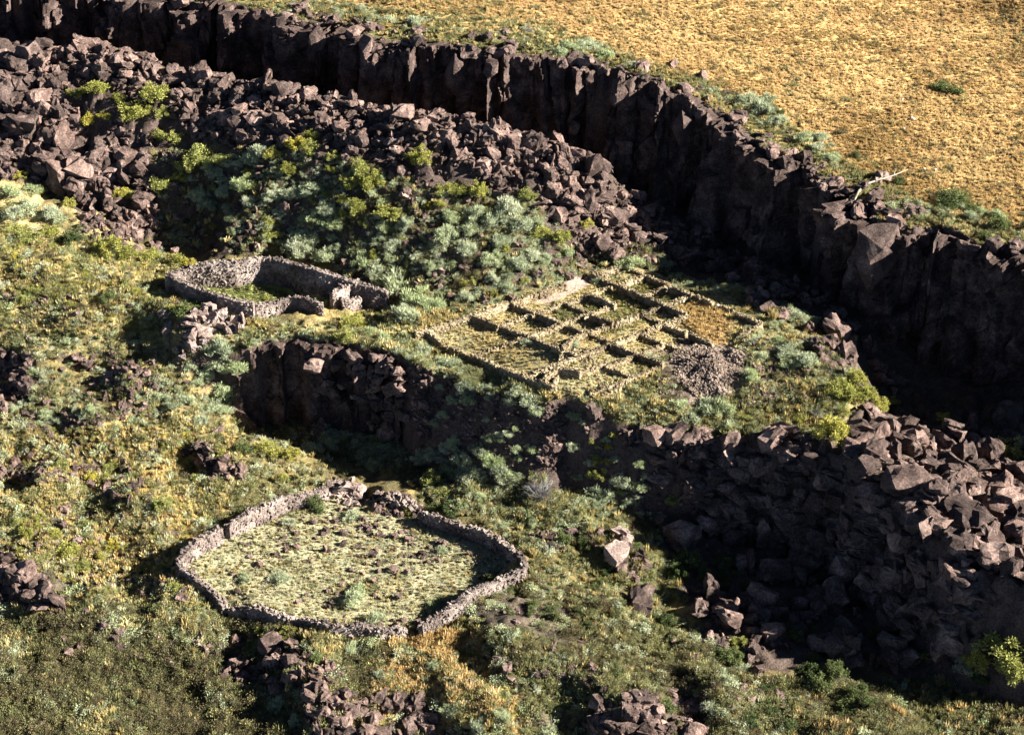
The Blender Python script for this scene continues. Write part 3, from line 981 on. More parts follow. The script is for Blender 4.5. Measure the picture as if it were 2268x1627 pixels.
T_UP = [(-20, 95), (60, 110), (220, 102), (330, 128), (480, 172), (620, 186), (740, 214), (900, 250), (1000, 266), (1100, 292), (1200, 314), (1318, 345),
        (1335, 445), (1425, 535), (1370, 580), (1290, 560), (1180, 440), (960, 425), (780, 350), (560, 330), (400, 300), (330, 330), (340, 500), (300, 540), (130, 420), (-20, 380)]
add_rocks('on the rocky talus slope', T_UP, 3600, .4, 2.1, 2.8, seed=1)
add_rocks('on the rocky talus slope', [(-20, 95), (130, 105), (330, 330), (340, 480), (240, 440), (130, 420), (-20, 380)], 34, 2.6, 4.6, 1.3, seed=48)
add_rocks('on the rocky talus slope', T_UP, 60, 1.8, 3.2, 1.5, seed=49)
add_rocks('on the rocky talus slope', [(-20, 95), (130, 105), (250, 330), (240, 440), (130, 420), (-20, 380)], 110, 1.0, 3.6, 1.9, seed=2)
CRP = np.array([c[:2] for c in CREST[1:]], float)
rngc = np.random.RandomState(77)
for _ in range(150):
    t_ = rngc.rand() * (len(CRP) - 1.001)
    i_ = int(t_)
    c_ = CRP[i_] * (1 - t_ + i_) + CRP[i_ + 1] * (t_ - i_)
    one_rock('on the crest of the talus', c_[0] + rngc.uniform(-8, 8), c_[1] + rngc.uniform(2, 26), rngc.uniform(1.0, 2.9), rngc.randint(0, 8), rz=rngc.uniform(0, 6), tilt=(rngc.uniform(-.3, .3), rngc.uniform(-.3, .3)))
add_rocks('in the scrubby hollow', P_HOLLOW, 560, .4, 1.5, 2.2, seed=3)
add_rocks('in the scrubby hollow', [(340, 340), (560, 335), (780, 350), (960, 430), (1180, 450), (1290, 560), (1000, 560), (700, 480), (420, 470)], 160, .7, 2.0, 1.8, seed=50, sink=.05)
add_rocks('beside the left shoulder', [(170, 470), (260, 480), (350, 550), (300, 560), (190, 510)], 150, .4, 1.7, 2.0, seed=4)
add_rocks('below the square enclosure', [(365, 705), (420, 690), (490, 700), (560, 730), (520, 745), (460, 790), (400, 800), (375, 750)], 120, .6, 2.0, 1.4, True, seed=5, sink=.0)
add_rocks('on the low cliff', [(655, 755), (720, 770), (880, 785), (900, 900), (880, 960), (830, 960), (780, 850), (690, 840)], 90, .7, 2.3, 1.6, seed=6)
add_rocks('on the low cliff', [(900, 830), (960, 830), (1180, 890), (1250, 1040), (1050, 1000), (920, 960)], 500, .2, .9, 2.2, seed=7)
add_rocks('on the rocky talus slope', [(-300, 95), (-20, 95), (-20, 380), (-300, 370)], 420, .4, 2.6, 2.2, seed=91)
add_rocks('on the slab ridge', [(2290, 930), (2550, 950), (2550, 1370), (2290, 1325)], 200, .6, 3.0, 2.0, seed=92)
add_rocks('at the talus end', [(1290, 560), (1440, 530), (1500, 590), (1400, 580)], 110, .3, 1.4, 2.0, seed=45)
add_rocks('on the slab ridge', [(1680, 960), (1850, 955), (2000, 945), (2150, 985), (2290, 1010), (2290, 1340), (2150, 1235), (2050, 1140), (1990, 1060), (1880, 1008), (1760, 985)], 520, .7, 3.4, 2.0, seed=8)
add_rocks('at the cliff foot', [(1900, 900), (2020, 930), (2180, 940), (2290, 930), (2290, 1000), (2100, 980), (1950, 950)], 90, .5, 2.6, 2.2, seed=9)
add_rocks('in the shaded boulder pit', [(1430, 1040), (1560, 1100), (1760, 1170), (1960, 1270), (2120, 1400), (2268, 1480), (2000, 1480), (1760, 1450), (1560, 1380), (1480, 1260)], 420, .7, 3.6, 2.2, seed=10, sink=.05)
add_rocks('on the low cliff edge', [(1280, 890), (1440, 955), (1700, 968), (1690, 1000), (1540, 1090), (1400, 1060), (1290, 1000)], 160, .5, 2.0, 2.0, seed=11)
add_rocks('on the near slope', [(480, 1440), (560, 1390), (640, 1420), (740, 1480), (720, 1530), (600, 1540), (500, 1500)], 130, .5, 1.9, 1.8, seed=12)
add_rocks('on the near slope', [(480, 1400), (700, 1400), (760, 1480), (740, 1540), (460, 1540)], 150, .3, 1.2, 2.0, seed=46)
add_rocks('at the near edge', [(640, 1560), (760, 1540), (900, 1540), (1000, 1590), (1000, 1640), (640, 1640)], 170, .5, 2.0, 1.7, seed=13)
add_rocks('at the near edge', [(1300, 1560), (1480, 1530), (1580, 1560), (1560, 1640), (1300, 1640)], 140, .5, 2.2, 1.8, seed=14)
add_rocks('in the outcrop right of the corral', [(1335, 1190), (1400, 1200), (1440, 1250), (1400, 1300), (1330, 1250)], 45, .4, 2.0, 1.6, False, seed=15)
add_rocks('on the terrace edge', [(1625, 640), (1680, 648), (1760, 690), (1750, 720), (1690, 690)], 40, .5, 1.9, 1.6, seed=16)
add_rocks('on the terrace edge', [(1790, 700), (1860, 720), (1890, 780), (1890, 830), (1830, 830), (1800, 760)], 60, .5, 2.3, 1.6, seed=17)
add_rocks('below the rubble mound', [(1640, 760), (1780, 740), (1880, 830), (1800, 900), (1700, 890)], 220, .25, .9, 2.0, seed=18)
add_rocks('inside the round corral', P_CORRAL, 200, .25, .95, 2.0, seed=19)
add_rocks('inside the round corral', [(620, 1160), (760, 1140), (900, 1170), (960, 1220), (900, 1290), (740, 1260), (560, 1230)], 90, .3, 1.1, 2.0, seed=29)
add_rocks('beside the corral gap', [(725, 1075), (800, 1075), (815, 1115), (740, 1125)], 40, .5, 1.7, 1.5, True, seed=20)
add_rocks('beside the corral gap', [(820, 1090), (900, 1095), (960, 1140), (900, 1150), (830, 1130)], 70, .4, 1.2, 1.6, seed=21)
add_rocks('in the left outcrop', [(-10, 1240), (40, 1235), (140, 1320), (130, 1370), (60, 1350), (-10, 1330)], 80, .6, 2.4, 1.6, seed=22)
add_rocks('in the outcrop above the corral', [(385, 1010), (440, 985), (540, 1030), (530, 1065), (430, 1050)], 95, .5, 1.7, 1.6, seed=23)
add_rocks('on the left slope', [(0, 780), (500, 780), (520, 900), (400, 930), (0, 930)], 150, .3, 1.3, 2.2, seed=24)
add_rocks('on the left slope', [(60, 930), (180, 915), (290, 905), (350, 915), (200, 945)], 110, .3, .9, 2.0, seed=25)
add_rocks('on the grassy slope', [(0, 960), (380, 960), (390, 1200), (0, 1230)], 70, .3, 1.1, 2.2, seed=26)
add_rocks('on the near slope', [(0, 1380), (560, 1400), (1300, 1330), (1700, 1500), (1300, 1600), (0, 1630)], 260, .25, 1.1, 2.4, seed=27)
add_rocks('on the grassy slope', [(-20, 780), (500, 790), (520, 1000), (390, 1200), (300, 1380), (-20, 1380)], 260, .25, 1.3, 2.2, seed=52)
add_rocks('in front of the square enclosure', [(0, 560), (300, 590), (560, 720), (900, 760), (0, 760)], 150, .2, .8, 2.2, seed=28)
# sunlit pillars and blocks standing out of the tall cliff
PIL = [(700, 100, 2.4, 2.2, 5.0), (1008, 165, 2.2, 2.0, 5.2), (1090, 150, 2.0, 1.8, 2.6), (1372, 205, 2.6, 2.2, 3.2), (1510, 285, 2.4, 2.4, 4.0), (810, 95, 2.2, 1.8, 2.2), (620, 55, 2.4, 2.0, 2.2),
       (1318, 372, 2.4, 2.0, 4.2), (1302, 440, 2.0, 1.8, 3.2), (1945, 565, 5.2, 3.4, 8.0), (1560, 440, 3.0, 2.6, 5.0), (1275, 285, 1.6, 1.4, 1.6), (1380, 325, 2.0, 1.6, 2.0)]
PILLARS = []
for k_, (x_, y_, a_, b_, c_) in enumerate(PIL):
    if 1300 < x_ < 1320:                                     # the leaning pillar stands on the end of the talus, not on the cliff
        p_ = at1(x_ - 12, y_ + 20)
        o_ = link('rock_spire', rock_mesh('rock_spire', 810 + k_, a_, b_, c_, M_ROCK, 16), None, (p_[0] + .6, p_[1], p_[2] + c_ * .3), (.15, .22, .6))
        PILLARS.append((o_, x_, y_, c_))
        continue
    p_ = at1(x_, y_)
    near = np.argmin(np.hypot(ca[0][:, 0] - p_[0], ca[0][:, 1] - p_[1]))
    n_ = ca[1][near]
    q_ = unp(x_, y_, p_[2])
    xy_ = ca[0][near, :2] + n_ * (3.4 if c_ > 6 else 2.6)
    f_ = project(xy_[0], xy_[1], p_[2])[2]
    u_ = (x_ - CXP) / FPX * f_
    zc_ = CAM[2] + (xy_[1] - CAM[1]) * rays([x_], [y_])[0][2] / rays([x_], [y_])[0][1]
    o_ = link('rock_spire', rock_mesh('rock_spire', 810 + k_, a_, b_, c_, M_ROCK, 16), None, (u_, xy_[1], zc_), (0, 0, .5 + .3 * (k_ % 3)))
    PILLARS.append((o_, x_, y_, c_))
add_rocks('on the low cliff', [(900, 800), (1010, 840), (1180, 890), (1260, 895), (1260, 1050), (1100, 1030), (930, 980)], 2400, .10, .55, 2.2, seed=40)
add_rocks('on the low cliff', [(900, 800), (960, 830), (1180, 890), (1260, 900), (1250, 1040), (1100, 1020), (930, 980)], 160, .5, 1.5, 2.2, seed=51)
add_rocks('on the low cliff', [(1262, 890), (1430, 965), (1440, 1120), (1280, 1060)], 110, .5, 2.2, 1.8, seed=41)
add_rocks('on the dark face under the slab ridge', [(1440, 970), (1700, 980), (1880, 1015), (1990, 1070), (2045, 1160), (2150, 1250), (2268, 1340), (2268, 1480), (2050, 1380), (1880, 1260), (1700, 1180), (1440, 1120)], 430, .7, 3.1, 2.0, seed=42, sink=.0)
for k_, (poly_, n_, a_, b_) in enumerate([([(-10, 785), (75, 790), (65, 905), (-10, 905)], 90, .5, 1.8), ([(150, 790), (340, 800), (360, 880), (220, 870)], 60, .4, 1.5), ([(250, 850), (370, 830), (390, 900), (270, 915)], 60, .4, 1.4),
                                           ([(-10, 1025), (230, 1035), (190, 1070), (-10, 1070)], 70, .4, 1.5), ([(210, 1075), (310, 1075), (300, 1115), (220, 1115)], 40, .4, 1.4), ([(-10, 640), (200, 650), (330, 690), (150, 730), (-10, 720)], 70, .3, 1.2),
                                           ([(290, 1290), (400, 1275), (420, 1330), (320, 1340)], 40, .4, 1.5), ([(60, 1360), (420, 1400), (560, 1440), (400, 1480), (100, 1420)], 60, .3, 1.3), ([(1160, 1180), (1330, 1180), (1350, 1215), (1200, 1225)], 50, .4, 1.5),
                                           ([(1080, 1460), (1320, 1480), (1340, 1530), (1100, 1510)], 60, .3, 1.3), ([(1560, 1380), (1700, 1440), (1680, 1500), (1580, 1470)], 50, .3, 1.3), ([(1500, 1470), (1760, 1540), (1700, 1580), (1500, 1540)], 60, .3, 1.2)]):
    add_rocks('in a rock band of the grassy slopes', poly_, int(n_ * 1.4), a_, b_, 1.9, seed=60 + k_)
add_rocks('in the hollow canyon', [(1325, 360), (1345, 440), (1440, 525), (1500, 600), (1640, 625), (1780, 680), (1900, 740), (1960, 880), (2000, 860), (1900, 700), (1640, 560), (1440, 460)], 330, .4, 2.2, 2.0, seed=90)
# broken slabs along the plateau's rim
rngr = np.random.RandomState(5)
Pa, Na = ca[0], ca[1]
inside = np.where((Pa[:, 0] > -60) & (Pa[:, 0] < 62))[0]
for _ in range(760):
    k = inside[rngr.randint(len(inside))]
    if vnoise(np.array([k * .035]), np.array([3.3]))[0] < .36 and rngr.rand() < .8:
        continue
    d_ = -1.2 + 7.0 * rngr.rand() ** 1.8
    x_, y_ = Pa[k, 0] - Na[k, 0] * d_, Pa[k, 1] - Na[k, 1] * d_
    s_ = .3 + 2.2 * rngr.rand() ** 3.2
    sh_ = [2, 5, 5, 0, 4, 1, 6, 7][rngr.randint(8)]
    z_ = H(Pa[k, 0] - Na[k, 0] * max(d_, .6), Pa[k, 1] - Na[k, 1] * max(d_, .6))
    px_, py_, _ = project(x_, y_, z_)
    BL.append([px_, py_, x_, y_, float(z_) + s_ * SHAPES[sh_][3] * .15, s_, sh_, False, 'on the rim of the tall cliff', (rngr.uniform(-.2, .2), rngr.uniform(-.2, .2), rngr.uniform(0, 6.28))])
# named boulders
for a_ in [('on the crest of the talus', 893, 262, 2.9, 0), ('on the crest of the talus', 1180, 325, 3.1, 6), ('on the crest of the talus', 930, 290, 2.6, 4),
           ('on the crest of the talus', 1040, 275, 2.4, 6), ('on the rocky talus slope', 1130, 385, 3.2, 3), ('on the rocky talus slope', 1075, 372, 2.3, 0),
           ('on the rocky talus slope', 50, 300, 4.6, 6), ('on the rocky talus slope', 210, 380, 4.2, 0), ('on the rocky talus slope', 140, 320, 4.0, 4), ('on the rocky talus slope', 285, 355, 3.4, 7),
           ('in the shaded boulder pit', 1730, 1275, 4.4, 2), ('in the shaded boulder pit', 1655, 1265, 3.0, 3), ('in the shaded boulder pit', 1660, 1305, 2.2, 5), ('in the shaded boulder pit', 1525, 1310, 2.6, 0),
           ('in the shaded boulder pit', 2105, 1285, 3.8, 6), ('in the shaded boulder pit', 2010, 1280, 2.2, 0), ('in the shaded boulder pit', 1975, 1440, 2.8, 4), ('in the shaded boulder pit', 1950, 1480, 1.9, 3),
           ('in the shaded boulder pit', 1700, 1420, 2.0, 3), ('in the shaded boulder pit', 1795, 1390, 1.8, 0), ('in the shaded boulder pit', 1420, 1345, 3.2, 4),
           ('at the cliff foot', 2230, 945, 4.0, 0), ('at the cliff foot', 2110, 960, 2.6, 1), ('at the cliff foot', 2120, 1005, 3.0, 5), ('at the cliff foot', 2190, 1012, 3.2, 4),
           ('on the near slope', 155, 1450, 1.3, 0), ('in the left outcrop', 122, 1355, 2.6, 3), ('on the near slope', 600, 1435, 2.3, 4), ('on the near slope', 578, 1448, 1.1, 6),
           ('on the low cliff', 690, 805, 3.0, 4), ('on the low cliff', 1090, 895, 2.4, 3), ('on the low cliff', 700, 935, 2.0, 3), ('on the low cliff', 790, 830, 2.6, 7), ('on the low cliff', 850, 950, 2.2, 1),
           ('on the terrace edge', 1850, 745, 3.4, 4), ('on the terrace edge', 1870, 790, 3.0, 0), ('on the terrace edge', 1655, 665, 2.0, 3), ('on the terrace edge', 1680, 660, 1.8, 3), ('on the terrace edge', 1700, 690, 2.4, 7),
           ('on the slab ridge', 1780, 965, 4.2, 5), ('on the slab ridge', 1850, 1005, 3.6, 2), ('on the slab ridge', 2000, 1085, 4.6, 1), ('on the slab ridge', 2140, 1150, 4.2, 2), ('on the slab ridge', 2060, 1180, 3.6, 7),
           ('on the slab ridge', 2230, 1120, 3.4, 0), ('in the hollow canyon', 1525, 575, 3.2, 2)]:
    one_rock(*a_, rz=rngc.uniform(0, 6), tilt=(rngc.uniform(-.25, .25), rngc.uniform(-.25, .25)))
for a_ in [('in the outcrop right of the corral', 1375, 1195, 2.4, 4), ('in the outcrop right of the corral', 1365, 1235, 2.8, 0), ('in the outcrop right of the corral', 1420, 1215, 2.0, 0),
           ('below the square enclosure', 385, 765, 1.9, 0), ('below the square enclosure', 420, 755, 1.8, 6), ('beside the corral gap', 762, 1098, 2.6, 0), ('beside the corral gap', 790, 1100, 2.4, 4)]:
    one_rock(*a_, pale=True, rz=rngc.uniform(0, 6), tilt=(rngc.uniform(-.25, .25), rngc.uniform(-.25, .25)))


# ---------------------------------------------------------------- instanced stuff
def scatter_object(name, pts, rot, scl, idx_, sources, label):
    m = bpy.data.meshes.new(name)
    m.vertices.add(len(pts))
    m.vertices.foreach_set('co', np.asarray(pts, np.float32).ravel())
    for an, ty, key, dat in (('inst_rot', 'FLOAT_VECTOR', 'vector', rot), ('inst_scale', 'FLOAT_VECTOR', 'vector', scl), ('inst_index', 'INT', 'value', idx_)):
        a = m.attributes.new(an, ty, 'POINT')
        a.data.foreach_set(key, np.asarray(dat, np.int32 if ty == 'INT' else np.float32).ravel())
    c = bpy.data.collections.new(name + ' sources')
    for k, s in enumerate(sources):
        c.objects.link(bpy.data.objects.new('%s source %02d' % (name, k), s))
    g = bpy.data.node_groups.new(name + ' scatter', 'GeometryNodeTree')
    g.interface.new_socket('Geometry', in_out='INPUT', socket_type='NodeSocketGeometry')
    g.interface.new_socket('Geometry', in_out='OUTPUT', socket_type='NodeSocketGeometry')
    n, l = g.nodes, g.links
    gi, go = n.new('NodeGroupInput'), n.new('NodeGroupOutput')
    ip = n.new('GeometryNodeInstanceOnPoints')
    ci = n.new('GeometryNodeCollectionInfo')
    ci.inputs['Collection'].default_value = c
    ci.inputs['Separate Children'].default_value = True
    ci.inputs['Reset Children'].default_value = True

    def attr(nm, ty):
        a = n.new('GeometryNodeInputNamedAttribute')
        a.data_type = ty
        a.inputs['Name'].default_value = nm
        return a.outputs[0]
    l.new(gi.outputs[0], ip.inputs['Points'])
    l.new(ci.outputs[0], ip.inputs['Instance'])
    ip.inputs['Pick Instance'].default_value = True
    l.new(attr('inst_index', 'INT'), ip.inputs['Instance Index'])
    l.new(attr('inst_rot', 'FLOAT_VECTOR'), ip.inputs['Rotation'])
    l.new(attr('inst_scale', 'FLOAT_VECTOR'), ip.inputs['Scale'])
    l.new(ip.outputs[0], go.inputs[0])
    o = link(name, m)
    md = o.modifiers.new('scatter', 'NODES')
    md.node_group = g
    tag(o, label, name.replace('_', ' '), None, 'stuff')
    return o


# ---------------------------------------------------------------- labels that say which one
LAND = [('square stone enclosure', 610, 640), ('grid of ruined rooms', 1280, 730), ('round corral', 780, 1240), ('leafless grey shrub', 1198, 1070),
        ('leaning rock pillar', 1310, 380), ('rubble mound', 1570, 820), ('bleached branch', 1945, 400), ('pale boulders under the enclosure', 420, 750),
        ('dark low cliff', 760, 860), ('slab ridge', 2000, 1050), ('boulder pit', 1750, 1300), ('outcrop beside the corral', 1375, 1230),
        ('yellow shrub cluster on the talus', 290, 225), ('big boulders of the left talus', 130, 330), ('hanging block on the cliff', 1950, 560), ('left outcrop', 90, 1320),
        ('dark cushion on the plateau', 2095, 188), ('silvery scrub of the hollow', 1100, 500), ('olive thicket below the cliff', 1870, 870)]
PENDING = []


def place_phrase(px, py):
    best = min(LAND, key=lambda L: (L[1] - px) ** 2 + ((L[2] - py) * 1.3) ** 2)
    dx, dy = px - best[1], (py - best[2]) * 1.3
    d = math.hypot(dx, dy)
    if d < 28:
        return 'beside the ' + best[0]
    far = 'close ' if d < 85 else ('' if d < 170 else 'well ')
    if abs(dx) > 2.2 * abs(dy):
        w = 'left of' if dx < 0 else 'right of'
    elif abs(dy) > 2.2 * abs(dx):
        w = 'behind' if dy < 0 else 'below'
    else:
        w = ('behind' if dy < 0 else 'below') + ' and ' + ('left of' if dx < 0 else 'right of')
    return far + w + ' the ' + best[0]


def later(o, look, kind, zone, px, py, cat, group):
    PENDING.append((o, look + ' ' + kind + ((' ' + zone) if zone else '') , place_phrase(px, py), px, py, cat, group))


def finish_labels():
    d = {}
    for r in PENDING:
        l = r[1] + ', ' + r[2]
        if len(l.split()) > 14:
            l = r[1].split(' on the ')[0].split(' in the ')[0].split(' at the ')[0] + ', ' + r[2]
        d.setdefault(l, []).append(r)
    for l, rs in d.items():
        rs.sort(key=lambda r: r[3])
        n = len(rs)
        for k, r in enumerate(rs):
            t = l
            if n == 2:
                t = ('left' if k == 0 else 'right') + ' one of two: ' + l
            elif n == 3:
                t = ('leftmost', 'middle', 'rightmost')[k] + ' of three: ' + l
            elif n > 3 and k in (0, n - 1):
                t = ('leftmost' if k == 0 else 'rightmost') + ' such ' + l
            grp = r[6] if n <= 3 or len({q_[6] for q_ in rs}) == 1 else rs[0][6]
            tag(r[0], ' '.join(t.split()[:16]), r[5], grp)


# rubble mound of small stones
rngm = np.random.RandomState(9)
q = sample([(1480, 790), (1540, 772), (1620, 770), (1650, 800), (1640, 850), (1600, 885), (1540, 885), (1500, 850)], 2600, rngm)
w = at(q[:, 0], q[:, 1])
cx_, cy_ = w[:, 0].mean(), w[:, 1].mean()
w[:, 2] += .25 * fbm(w[:, 0], w[:, 1], .6, 2, 50)
rad_ = np.hypot((w[:, 0] - cx_) / 5.0, (w[:, 1] - cy_) / 6.5)
w[:, 2] += 1.1 * np.clip(1 - rad_, 0, 1)
q2 = sample([(1440, 790), (1500, 750), (1640, 745), (1780, 760), (1800, 830), (1680, 900), (1560, 910), (1460, 870)], 2400, rngm)
w2 = at(q2[:, 0], q2[:, 1])
w = w[(.75 + .9 * fbm(w[:, 0], w[:, 1], .35, 3, 51)) > np.hypot((w[:, 0] - cx_) / 6.0, (w[:, 1] - cy_) / 7.5)]
w2[:, 2] += .05
w = np.vstack([w, w2])
mv, mf = stones_mesh(w, rngm.uniform(.16, .42, len(w)), rngm)
core = []
for a_ in np.linspace(0, 2 * np.pi, 33)[:-1]:
    for r_ in (1.02, .7, .35):
        x_, y_ = cx_ + 5.0 * r_ * math.cos(a_), cy_ + 6.5 * r_ * math.sin(a_)
        core.append((x_, y_, float(H(x_, y_)) + 1.1 * max(0, 1 - r_) - .05))
core.append((cx_, cy_, float(H(cx_, cy_)) + 1.05))
cf = []
for a_ in range(32):
    b_ = (a_ + 1) % 32
    for r_ in range(2):
        cf += [(a_ * 3 + r_, b_ * 3 + r_, b_ * 3 + r_ + 1), (a_ * 3 + r_, b_ * 3 + r_ + 1, a_ * 3 + r_ + 1)]
    cf.append((a_ * 3 + 2, b_ * 3 + 2, 96))
mnd = link('rubble_mound', mesh_np('rubble_mound', np.vstack([core, mv]), np.vstack([np.array(cf), mf + 97]), M_RUBBLE))
tag(mnd, 'low heap of small grey rubble beside the grid of ruined rooms', 'rubble mound')


# ---------------------------------------------------------------- shrubs
def leaf_cloud(kind, seed):
    rng = np.random.RandomState(seed)
    V, F = [], []

    def leaf(p, d, ln, wd):
        d = d / (np.linalg.norm(d) + 1e-9)
        s = np.cross(d, rng.normal(size=3))
        s /= np.linalg.norm(s) + 1e-9
        b = len(V)
        V.extend([p - s * wd * .35, p + s * wd * .35, p + d * ln * .6 + s * wd * .5, p + d * ln, p + d * ln * .6 - s * wd * .5])
        F.append((b, b + 1, b + 2)); F.append((b, b + 2, b + 4)); F.append((b + 2, b + 3, b + 4))
    if kind == 'tuft':
        for _ in range(26):
            a, t = rng.uniform(0, 6.28), rng.uniform(.05, .8)
            d = np.array([math.cos(a) * t, math.sin(a) * t, 1])
            p = np.array([math.cos(a) * .25 * rng.rand(), math.sin(a) * .25 * rng.rand(), -.05])
            leaf(p, d, rng.uniform(.6, 1.15), .13)
    elif kind == 'tall':
        for _ in range(70):
            a, t = rng.uniform(0, 6.28), rng.uniform(.0, .55)
            d = np.array([math.cos(a) * t, math.sin(a) * t, 1])
            p = np.array([math.cos(a) * .3 * rng.rand(), math.sin(a) * .3 * rng.rand(), -.05])
            leaf(p, d, rng.uniform(.8, 1.7), .10)
    else:
        nc = {'yellow': 26, 'sage': 24, 'dark': 26, 'low': 10}[kind]
        nl = {'yellow': 85, 'sage': 70, 'dark': 80, 'low': 30}[kind]
        for _ in range(nc):
            a = rng.uniform(0, 6.28)
            r = .82 * math.sqrt(rng.rand())
            hmax = {'yellow': .95, 'sage': .8, 'dark': .9, 'low': .55}[kind] * math.sqrt(max(.05, 1 - r * r)) * rng.uniform(.65, 1.15)
            z = hmax * rng.uniform(.25, 1)
            c = np.array([math.cos(a) * r, math.sin(a) * r, z])
            cr_ = rng.uniform(.14, .34) if kind != 'low' else rng.uniform(.2, .32)
            for _ in range(nl):
                v = rng.normal(size=3)
                v /= np.linalg.norm(v)
                p = c + v * cr_ * rng.rand() ** .5 * np.array([1, 1, .85])
                if p[2] < .02:
                    p[2] = .02 + .1 * rng.rand()
                if kind == 'sage':
                    leaf(p, v * .7 + np.array([0, 0, .9]) + rng.normal(size=3) * .2, rng.uniform(.12, .30), .036)
                elif kind == 'yellow':
                    leaf(p, v + np.array([0, 0, .55]) + rng.normal(size=3) * .3, rng.uniform(.07, .15), .055)
                else:
                    leaf(p, v + rng.normal(size=3) * .5, rng.uniform(.07, .16), .055)
    return np.array(V), np.array(F)


def twigs(seed, n, reach, thick, droop=.0, spread=1.0):
    """thin tapered three-sided branches radiating from the root, each forking"""
    rng = np.random.RandomState(seed)
    V, F = [], []

    def stick(p, q_, r0, r1):
        d = q_ - p
        d = d / (np.linalg.norm(d) + 1e-9)
        s = np.cross(d, [0.3, .2, .9]); s /= np.linalg.norm(s) + 1e-9
        t = np.cross(d, s)
        b = len(V)
        for c, r in ((p, r0), (q_, r1)):
            for k in range(3):
                a = k * 2.094
                V.append(c + r * (math.cos(a) * s + math.sin(a) * t))
        for k in range(3):
            j = (k + 1) % 3
            F.append((b + k, b + j, b + 3 + j)); F.append((b + k, b + 3 + j, b + 3 + k))
    for _ in range(n):
        a, t = rng.uniform(0, 6.28), rng.uniform(.15, 1.25) * spread
        d = np.array([math.cos(a) * t, math.sin(a) * t, 1.0])
        d /= np.linalg.norm(d)
        p = np.array([0, 0, -.08])
        r = thick
        ln = reach * rng.uniform(.6, 1.05)
        for k in range(3):
            d2 = d + rng.normal(size=3) * .22
            d2 /= np.linalg.norm(d2)
            q_ = p + d2 * ln / 3
            stick(p, q_, r, r * .62)
            if k:
                for _ in range(2):
                    d3 = d2 + rng.normal(size=3) * .55
                    stick(p, p + d3 / np.linalg.norm(d3) * ln * rng.uniform(.2, .42), r * .6, r * .25)
            p, d, r = q_, d2, r * .62
    return np.array(V), np.array(F)


def leaf_meshes(kind, n, mat, name):
    return [mesh_np(name, *leaf_cloud(kind, 600 + 31 * k + len(kind) * 7), mat) for k in range(n)]


SH = {'yellow': leaf_meshes('yellow', 5, M_YEL, 'shrub_foliage'), 'sage': leaf_meshes('sage', 6, M_SAGE, 'shrub_foliage'), 'dark': leaf_meshes('dark', 4, M_DARK, 'shrub_foliage')}
STEMS = [mesh_np('stems', *twigs(70 + k, 7, .75, .035), M_STEM) for k in range(3)]
T_GOLD = leaf_meshes('tuft', 3, M_GOLD, 'tuft')
T_STRAW = leaf_meshes('tuft', 3, M_STRAW, 'tuft')
T_OLIVE = leaf_meshes('tuft', 3, M_OLIVE, 'tuft')
L_OLIVE = leaf_meshes('low', 3, M_OLIVE, 'low_bush')
L_SAGE = leaf_meshes('low', 3, M_SAGE, 'low_bush')
L_YEL = leaf_meshes('low', 2, M_YEL, 'low_bush')
L_BROWN = leaf_meshes('low', 3, M_BROWN, 'low_bush')
T_PALE = leaf_meshes('tuft', 3, M_PALEG, 'tuft')

KIND = {'yellow': ('yellow_shrub', 'yellow-green leafy', 'shrub'), 'sage': ('grey_green_shrub', 'grey-green wispy', 'shrub'), 'dark': ('dark_green_shrub', 'dark green dense', 'shrub')}
GRP = {'yellow': 'yellow-green shrubs among the rocks', 'sage': 'grey-green scrub bushes', 'dark': 'dark green bushes'}
NSH = {'yellow': 0, 'sage': 0, 'dark': 0}
CLEAR = []


def shrub(kind, px, py, r_px, flat_=1.0, w=None):
    """r_px: half its width in picture units"""
    p = at1(px, py + r_px * .55) if w is None else w
    _, _, f = project(*p)
    r = r_px * f / FPX * (1.32 if kind == 'yellow' else 1.2)
    CLEAR.append((p[0], p[1], r))
    k = NSH[kind]
    NSH[kind] += 1
    rz = random.uniform(0, 6.28)
    s = (r * random.uniform(.8, 1.25), r * random.uniform(.8, 1.25), r * .95 * flat_ * random.uniform(.75, 1.25))
    o = link(KIND[kind][0], None, None, (p[0], p[1], p[2] - .04), (0, 0, rz), s)
    link('foliage', SH[kind][k % len(SH[kind])], o)
    link('stems', STEMS[k % 3], o)
    size = 'small' if r_px < 13 else ('mid-sized' if r_px < 22 else 'large')
    later(o, size + ' ' + KIND[kind][1], 'shrub', '', px, py, 'shrub', GRP[kind])
    return o


